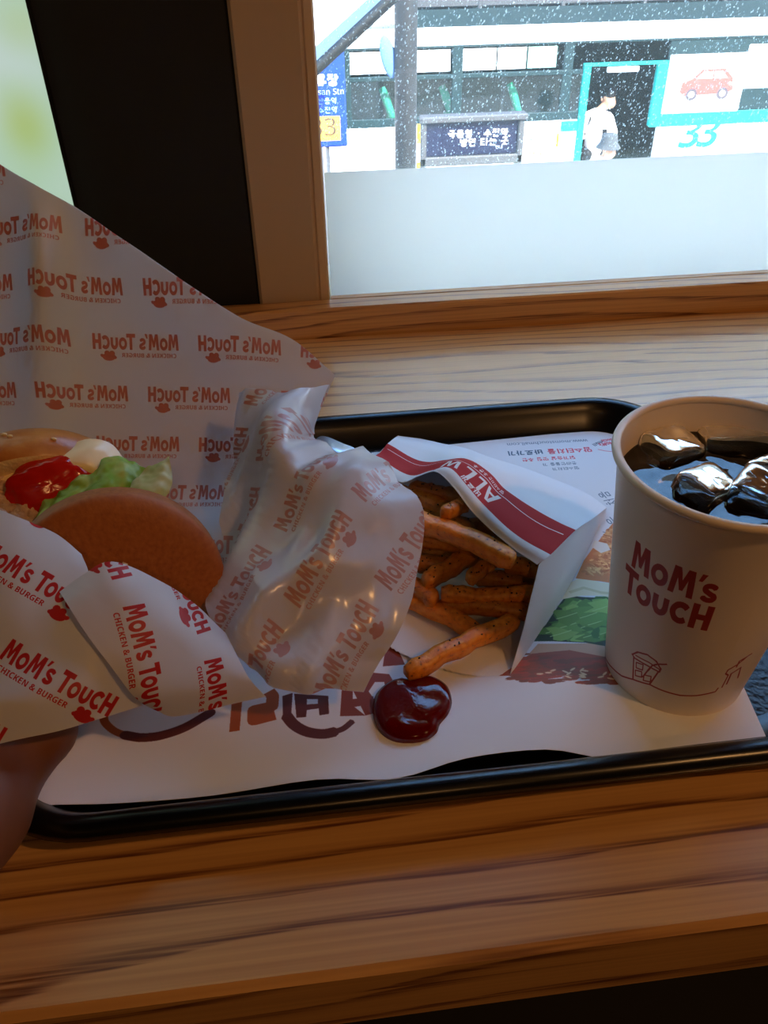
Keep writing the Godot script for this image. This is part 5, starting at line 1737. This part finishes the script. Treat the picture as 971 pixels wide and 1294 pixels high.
	cv.poly([[Vector2(0, 30), Vector2(60, 20), Vector2(80, 90), Vector2(0, 100)]], Color(0.78, 0.82, 0.83))
	cv.xf = Transform2D(0.0, Vector2(-82, -58)) * Transform2D(Vector2(1.45, 0), Vector2(0, 1.45), Vector2.ZERO)
	cv.poly([[Vector2(96, 150), Vector2(100, 122), Vector2(126, 112), Vector2(150, 84), Vector2(216, 82), Vector2(244, 112), Vector2(250, 150), Vector2(230, 160), Vector2(110, 164)]], Color(0.80, 0.30, 0.27))
	cv.poly([[Vector2(138, 112), Vector2(156, 92), Vector2(210, 90), Vector2(228, 112)]], Color(0.86, 0.82, 0.82))
	cv.rect(Rect2(184, 88, 5, 26), Color(0.80, 0.30, 0.27))
	for x in [132, 222]:
		cv.disc(Vector2(x, 160), Vector2(17, 19), Color(0.30, 0.28, 0.30))
		cv.disc(Vector2(x, 160), Vector2(9, 10), Color(0.80, 0.80, 0.82))
	cv.poly([[Vector2(236, 124), Vector2(250, 128), Vector2(248, 136), Vector2(236, 134)]], Color(0.95, 0.92, 0.80))
	cv.xf = Transform2D()
	var am := plain("advert", Color.WHITE, 0.4)
	am.albedo_texture = cv.done()
	var ad0 := -1.43023
	var ad1 := -0.69583
	var adv := bus_box(t, "advert_panel", 5.32475, ad0, 6.45262, ad1, zf - 0.02, zf + 0.016, mats.bus_white, 0.008)
	var ar := []
	for y in [ad1 - 0.01, ad0 + 0.01]:
		ar.append([Vector3(5.32475 + 0.01, y, zf + 0.018), Vector3(6.45262 - 0.01, y, zf + 0.018)])
	part("advert_print", grid_mesh(ar, [[Vector2(0, 0), Vector2(1, 0)], [Vector2(0, 1), Vector2(1, 1)]], true), am, adv)
	# small printed words and the timetable grid on the white sides
	var cw := Canvas.new(512, 256, Color(0.93, 0.94, 0.94), 2)
	var blue := Color(0.02, 0.25, 0.55)
	for x in [10, 86, 162, 238]: cw.rect(Rect2(x, 40, 5, 110), blue)
	for y in [40, 92, 146]: cw.rect(Rect2(10, y, 233, 5), blue)
	cw.rect(Rect2(300, 60, 22, 90), Color(0.75, 0.62, 0.08))
	hangul(cw, "시내버스", Vector2(10, 190), 44, 7, Color(0.75, 0.66, 0.10))
	hangul(cw, "내리는 문", Vector2(200, 232), 34, 4, Color(0.62, 0.66, 0.68))
	var wm := plain("side_print", Color.WHITE, 0.4)
	wm.albedo_texture = cw.done()
	side_print(t, 3.32555, 4.21153, -1.50823, -2.00234, zf + 0.003, wm)
	var cx_ := Canvas.new(512, 160, Color(0.93, 0.94, 0.94), 2)
	hangul(cx_, "신구대", Vector2(20, 60), 66, 7, Color(0.35, 0.42, 0.45))
	for k in 8: cx_.rect(Rect2(290 + k * 26, 24, 12, 84), Color(0.35, 0.42, 0.45))
	var xm := plain("side_print_words", Color.WHITE, 0.4)
	xm.albedo_texture = cx_.done()
	side_print(t, 6.32828, 7.16362, -1.53777, -1.90186, zf + 0.003, xm)
	bus_box(t, "yellow_stripe", 5.52777, -1.96169, 6.73834, -1.87462, zf - 0.02, zf + 0.005, plain("pale_yellow", Color(0.90, 0.82, 0.38), 0.5), 0.002)


func side_print(t: Node, x0: float, x1: float, y0: float, y1: float, z: float, m: Material):
	part("side_print", grid_mesh([[Vector3(x0, y0, z), Vector3(x1, y0, z)], [Vector3(x0, y1, z), Vector3(x1, y1, z)]], [[Vector2(0, 0), Vector2(1, 0)], [Vector2(0, 1), Vector2(1, 1)]], true), m, t)


func build_stop():
	# a dark post with a lighter left side
	var p := thing("lamp_post", "thick dark grey post standing on the pavement before the bus", "post")
	var z := -6.0
	var xa := 0.77327
	var xb := 0.92274
	part("pole", tube([Vector3((xa + xb) / 2, -3.10, z), Vector3((xa + xb) / 2, 4.0, z)], (xb - xa) / 2, 24), mats.post_grey, p)
	part("base_plate", box_mesh(Vector3(xa - 0.1, -3.10, z - 0.2), Vector3(xb + 0.1, -2.45, z + 0.2), 0.01), mats.steel_grey, p)
	var mb := part("oval_plate", blob(Vector3(0.05, 0.13, 0.02), 0.0, 1.0, 1, 18), mats.canvas_shade, p, Vector3(0.73507, 0.22551, -6.02))
	mb.rotation.z = 0.25
	# the blue bus stop sign, cut by the window frame
	var s := thing("bus_stop_sign", "blue bus stop sign with a yellow plate reading 3 behind the window frame", "sign")
	var x0 := 0.08529
	var x1 := 0.36948
	var y0 := -0.07973
	var y1 := 0.41359
	part("panel", box_mesh(Vector3(x0, y0, -5.03), Vector3(x1, y1, -5.0), 0.008), mats.sign_blue, s)
	part("pole", tube([Vector3(0.23179, -3.10, -5.02), Vector3(0.23179, y1, -5.04)], 0.035, 12), mats.steel_grey, s)
	var cv := Canvas.new(256, 512, Color(0.03, 0.22, 0.66), 2)
	hangul(cv, "정류장", Vector2(40, 150), 62, 12, Color(0.92, 0.95, 0.98))
	write(cv, "Dosan Stn.", Vector2(60, 212), 44, Color(0.80, 0.88, 0.96))
	hangul(cv, "신흥역", Vector2(110, 262), 36, 5, Color(0.55, 0.70, 0.90))
	hangul(cv, "수진역", Vector2(110, 312), 36, 5, Color(0.55, 0.70, 0.90))
	cv.rect(Rect2(30, 345, 200, 140), Color(0.98, 0.74, 0.28))
	write(cv, "33", Vector2(62, 408), 138, Color(0.30, 0.24, 0.20))
	hangul(cv, "일반버스", Vector2(120, 462), 24, 3, Color(0.70, 0.50, 0.20))
	var m := plain("stop_sign_print", Color.WHITE, 0.5)
	m.albedo_texture = cv.done()
	part("sign_print", grid_mesh([[Vector3(x0 + 0.01, y1 - 0.01, -4.998), Vector3(x1 - 0.01, y1 - 0.01, -4.998)], [Vector3(x0 + 0.01, y0 + 0.01, -4.998), Vector3(x1 - 0.01, y0 + 0.01, -4.998)]], [[Vector2(0, 0), Vector2(1, 0)], [Vector2(0, 1), Vector2(1, 1)]], true), m, s)
	# the dark blue information board in its grey frame
	var b := thing("information_board", "dark blue bus stop board in a grey metal frame with white Korean lettering", "sign")
	var zz := -7.0
	var bx0 := 1.10669
	var bx1 := 1.96042
	var by1 := -0.35683
	var by0 := -0.64463
	part("frame", box_mesh(Vector3(bx0, by1 - 0.03, zz - 0.08), Vector3(bx1 + 0.02, by1 + 0.02, zz + 0.05), 0.01), mats.board_frame, b)
	part("panel", box_mesh(Vector3(bx0 + 0.03, by0, zz - 0.05), Vector3(bx1 - 0.03, by1 - 0.03, zz), 0.005), mats.board_blue, b)
	part("frame", box_mesh(Vector3(bx0, by0 - 0.07, zz - 0.06), Vector3(bx1, by0, zz + 0.03), 0.01), mats.board_frame, b)
	for x in [bx0, bx1 - 0.05]:
		part("leg", box_mesh(Vector3(x, -3.10, zz - 0.06), Vector3(x + 0.05, by1, zz + 0.03), 0.01), mats.board_frame, b)
	part("lower_panel", box_mesh(Vector3(bx0 + 0.05, -2.9, zz - 0.05), Vector3(bx1 - 0.05, by0 - 0.12, zz - 0.02), 0.005), mats.bus_white, b)
	var cb := Canvas.new(512, 180, Color(0.02, 0.06, 0.19), 2)
	var white := Color(0.92, 0.94, 0.96)
	hangul(cb, "국동형 · 수진역,", Vector2(120, 62), 46, 7.5, white)
	hangul(cb, "방면 타는 곳", Vector2(190, 112), 46, 7.5, white)
	hangul(cb, "안내", Vector2(392, 146), 20, 3, Color(0.7, 0.75, 0.85))
	var bm := plain("board_print", Color.WHITE, 0.45)
	bm.albedo_texture = cb.done()
	part("board_print", grid_mesh([[Vector3(bx0 + 0.05, by1 - 0.04, zz + 0.002), Vector3(bx1 - 0.05, by1 - 0.04, zz + 0.002)], [Vector3(bx0 + 0.05, by0 + 0.01, zz + 0.002), Vector3(bx1 - 0.05, by0 + 0.01, zz + 0.002)]], [[Vector2(0, 0), Vector2(1, 0)], [Vector2(0, 1), Vector2(1, 1)]], true), bm, b)
	# a low rail painted yellow and white beside the post
	var r := thing("marker_post", "slim yellow and white banded marker post beside the dark post", "post")
	var rx := 1.03121
	for k in 10:
		var ya := -0.30921 - k * 0.135
		part("band", box_mesh(Vector3(rx - 0.012, ya - 0.135, -6.612), Vector3(rx + 0.012, ya, -6.588), 0.002), mats.rail_yellow if k % 2 == 0 else mats.bus_white, r)
	part("foot", box_mesh(Vector3(rx - 0.05, -3.10, -6.65), Vector3(rx + 0.05, -0.30921 - 1.35, -6.55), 0.005), mats.steel_grey, r)
	# the awning at the top left
	var a := thing("awning", "white sloping awning with a dark edge at the upper left of the window", "awning")
	var slope := [[Vector3(-0.14223, 0.61051, -3.6), Vector3(0.15528, 0.53132, -3.6), Vector3(0.44464, 0.75076, -3.6), Vector3(0.6463, 0.90477, -3.6)], [Vector3(-0.12362, 0.88441, -4.2), Vector3(0.17151, 0.8228, -4.2), Vector3(0.31123, 0.90379, -4.2), Vector3(0.61524, 1.06031, -4.2)]]
	part("canopy", sheet(slope, 4, paper_uv(slope, 0), 0.0, Vector2.ZERO, Vector2.ONE, 0.01, mats.canvas_white, mats.canvas_white), null, a)
	part("edge_tube", tube([Vector3(0.05661, 0.46103, -3.59), Vector3(0.15467, 0.53005, -3.59), Vector3(0.44642, 0.75155, -3.59), Vector3(0.64458, 0.9028, -3.59)], 0.022, 10), mats.edge_dark, a)
	var hem := [[Vector3(0.06329, 0.53968, -3.6), Vector3(0.16012, 0.60707, -3.6), Vector3(0.36045, 0.75278, -3.6), Vector3(0.56951, 0.90621, -3.6)], [Vector3(0.05676, 0.45936, -3.6), Vector3(0.15528, 0.53132, -3.6), Vector3(0.44464, 0.75076, -3.6), Vector3(0.64645, 0.89995, -3.6)]]
	part("hem", sheet(hem, 3, paper_uv(hem, 0), 0.0, Vector2.ZERO, Vector2.ONE, 0.012, mats.canvas_shade, mats.canvas_shade), null, a)
	part("post", tube([Vector3(0.06299, -3.10, -3.6), Vector3(0.06322, 0.46196, -3.6)], 0.03, 12), mats.steel_grey, a)


func build_people():
	# a young man in a white shirt stands in the bus doorway looking at his telephone
	var k := 1.0
	var head := Vector3(4.65769, -1.26331, -12.35)
	var f := head + Vector3(-0.12, -1.60, 0)
	var t := thing("person", "person in a white shirt looking down at a telephone in the bus doorway", "person", f)
	var hd := head - f
	var sh := Vector3(-0.02, 1.33, 0)
	var body := [
		[hd + Vector3(0, 0.03, 0), hd + Vector3(0.03, -0.06, 0.04), 0.092, 0.07], [hd + Vector3(-0.03, -0.08, 0), sh + Vector3(0, 0.06, 0), 0.055, 0.06],
		[sh + Vector3(-0.13, 0, 0), sh + Vector3(0.13, 0, 0), 0.085, 0.085], [sh, Vector3(0, 1.0, 0), 0.13, 0.12], [Vector3(0, 1.0, 0), Vector3(0, 0.86, 0), 0.12, 0.13],
		[Vector3(-0.09, 0.86, 0), Vector3(-0.10, 0.46, 0.03), 0.085, 0.058], [Vector3(-0.10, 0.46, 0.03), Vector3(-0.11, 0.08, 0), 0.055, 0.04], [Vector3(-0.11, 0.045, -0.02), Vector3(-0.12, 0.035, 0.16), 0.045, 0.035],
		[Vector3(0.09, 0.86, 0), Vector3(0.11, 0.46, 0.03), 0.085, 0.058], [Vector3(0.11, 0.46, 0.03), Vector3(0.11, 0.08, 0), 0.055, 0.04], [Vector3(0.11, 0.045, -0.02), Vector3(0.13, 0.035, 0.16), 0.045, 0.035],
		[sh + Vector3(-0.18, -0.02, 0), Vector3(-0.26, 1.06, 0.02), 0.055, 0.042], [Vector3(-0.26, 1.06, 0.02), Vector3(-0.27, 0.82, 0.06), 0.038, 0.030], [Vector3(-0.27, 0.82, 0.06), Vector3(-0.265, 0.72, 0.08), 0.036, 0.02],
		[sh + Vector3(0.18, -0.02, 0), Vector3(0.24, 1.08, 0.06), 0.055, 0.042], [Vector3(0.24, 1.08, 0.06), Vector3(0.08, 1.12, 0.22), 0.038, 0.030], [Vector3(0.08, 1.12, 0.22), Vector3(0.03, 1.15, 0.25), 0.034, 0.022],
		[hd + Vector3(0.045, -0.02, 0.085), hd + Vector3(0.05, -0.04, 0.105), 0.016, 0.014],
	]
	part("body", skin(body, 0.017, 70.0), mats.skin_far, t)
	part("shirt", skin([body[2], body[3], body[4], [sh + Vector3(-0.18, -0.02, 0), Vector3(-0.235, 1.14, 0.01), 0.07, 0.07], [sh + Vector3(0.18, -0.02, 0), Vector3(0.225, 1.15, 0.04), 0.07, 0.07]], 0.02, 60.0, 0.018), mats.cloth_white, t)
	part("trousers", skin([[Vector3(-0.05, 0.88, 0), Vector3(0.05, 0.88, 0), 0.12, 0.12], body[5], [Vector3(-0.10, 0.46, 0.03), Vector3(-0.11, 0.10, 0), 0.06, 0.055], body[8], [Vector3(0.11, 0.46, 0.03), Vector3(0.11, 0.10, 0), 0.06, 0.055]], 0.02, 60.0, 0.015), mats.cloth_dark, t)
	part("hair", skin([[hd + Vector3(-0.01, 0.055, -0.02), hd + Vector3(0.01, 0.075, 0.035), 0.100, 0.085], [hd + Vector3(-0.03, 0.02, -0.05), hd + Vector3(-0.03, -0.03, -0.05), 0.07, 0.05]], 0.015, 80.0), mats.hair_black, t)
	for e in [0.012, 0.075]:
		part("eye", blob(Vector3(0.012, 0.008, 0.008), 0.0, 1.0, 1, 8), mats.hair_black, t, hd + Vector3(e, 0.005, 0.085))
	part("mouth", blob(Vector3(0.022, 0.006, 0.006), 0.0, 1.0, 1, 8), mats.tomato, t, hd + Vector3(0.045, -0.075, 0.098))
	for e in [-0.092, 0.088]:
		part("ear", blob(Vector3(0.014, 0.03, 0.018), 0.0, 1.0, 1, 8), mats.skin_far, t, hd + Vector3(e, -0.01, 0.0))
	part("bag_strap", tube([sh + Vector3(-0.10, 0.11, 0.02), sh + Vector3(-0.13, 0.02, 0.13), sh + Vector3(-0.19, -0.18, 0.13)], 0.012, 6), mats.cloth_dark, t)
	part("telephone", box_mesh(Vector3(0.0, 1.12, 0.26), Vector3(0.07, 1.25, 0.275), 0.004), mats.black_plastic, t)

	# someone in a grey bucket hat, nearer, seen only down to the shoulders
	var h2 := Vector3(4.08616, -1.4992, -10.6)
	var f2 := Vector3(h2.x - 0.05, -3.10, h2.z)
	var u := thing("person", "person in a grey bucket hat and pale top in front of the bus doorway", "person", f2)
	var g := h2 - f2
	var s2 := Vector3(-0.03, g.y - 0.25, 0)
	var hip := Vector3(-0.02, g.y * 0.52, 0)
	var b2 := [
		[g + Vector3(0, 0.03, 0), g + Vector3(0.02, -0.06, 0.04), 0.09, 0.068], [g + Vector3(0, -0.08, 0), s2 + Vector3(0, 0.05, 0), 0.05, 0.055],
		[s2 + Vector3(-0.13, 0, 0), s2 + Vector3(0.13, 0, 0), 0.08, 0.08], [s2, hip, 0.13, 0.13],
		[hip + Vector3(-0.09, 0, 0), Vector3(-0.10, 0.42, 0.03), 0.085, 0.058], [Vector3(-0.10, 0.42, 0.03), Vector3(-0.10, 0.08, 0), 0.055, 0.04], [Vector3(-0.10, 0.045, 0), Vector3(-0.11, 0.035, 0.16), 0.045, 0.035],
		[hip + Vector3(0.09, 0, 0), Vector3(0.10, 0.42, 0.03), 0.085, 0.058], [Vector3(0.10, 0.42, 0.03), Vector3(0.10, 0.08, 0), 0.055, 0.04], [Vector3(0.10, 0.045, 0), Vector3(0.11, 0.035, 0.16), 0.045, 0.035],
		[s2 + Vector3(-0.19, -0.02, 0), s2 + Vector3(-0.25, -0.28, 0.02), 0.05, 0.04], [s2 + Vector3(-0.25, -0.28, 0.02), s2 + Vector3(-0.24, -0.52, 0.08), 0.036, 0.026],
		[s2 + Vector3(0.19, -0.02, 0), s2 + Vector3(0.25, -0.28, 0.02), 0.05, 0.04], [s2 + Vector3(0.25, -0.28, 0.02), s2 + Vector3(0.24, -0.52, 0.08), 0.036, 0.026],
		[g + Vector3(0.03, -0.02, 0.085), g + Vector3(0.035, -0.04, 0.10), 0.016, 0.014],
	]
	part("body", skin(b2, 0.017, 70.0), mats.skin_far, u)
	part("top", skin([b2[2], b2[3], [s2 + Vector3(-0.19, -0.02, 0), s2 + Vector3(-0.245, -0.24, 0.02), 0.062, 0.06], [s2 + Vector3(0.19, -0.02, 0), s2 + Vector3(0.245, -0.24, 0.02), 0.062, 0.06]], 0.02, 60.0, 0.018), mats.cloth_white, u)
	part("trousers", skin([b2[4], b2[5], b2[7], b2[8], [hip + Vector3(-0.05, 0.02, 0), hip + Vector3(0.05, 0.02, 0), 0.125, 0.125]], 0.02, 60.0, 0.015), mats.cloth_dark, u)
	part("hat", lathe([Vector2(0.155, -0.035), Vector2(0.105, 0.03), Vector2(0.10, 0.10), Vector2(0.09, 0.125), Vector2(0.001, 0.13)], 28), mats.cloth_grey, u, g + Vector3(0, 0.03, 0))
	for e in [0.0, 0.06]:
		part("eye", blob(Vector3(0.012, 0.008, 0.008), 0.0, 1.0, 1, 8), mats.hair_black, u, g + Vector3(e, -0.005, 0.085))
	part("mouth", blob(Vector3(0.022, 0.006, 0.006), 0.0, 1.0, 1, 8), mats.tomato, u, g + Vector3(0.03, -0.078, 0.095))
	part("hair", skin([[g + Vector3(-0.01, 0.03, -0.03), g + Vector3(-0.01, -0.03, -0.05), 0.085, 0.06]], 0.015, 80.0), mats.hair_black, u)
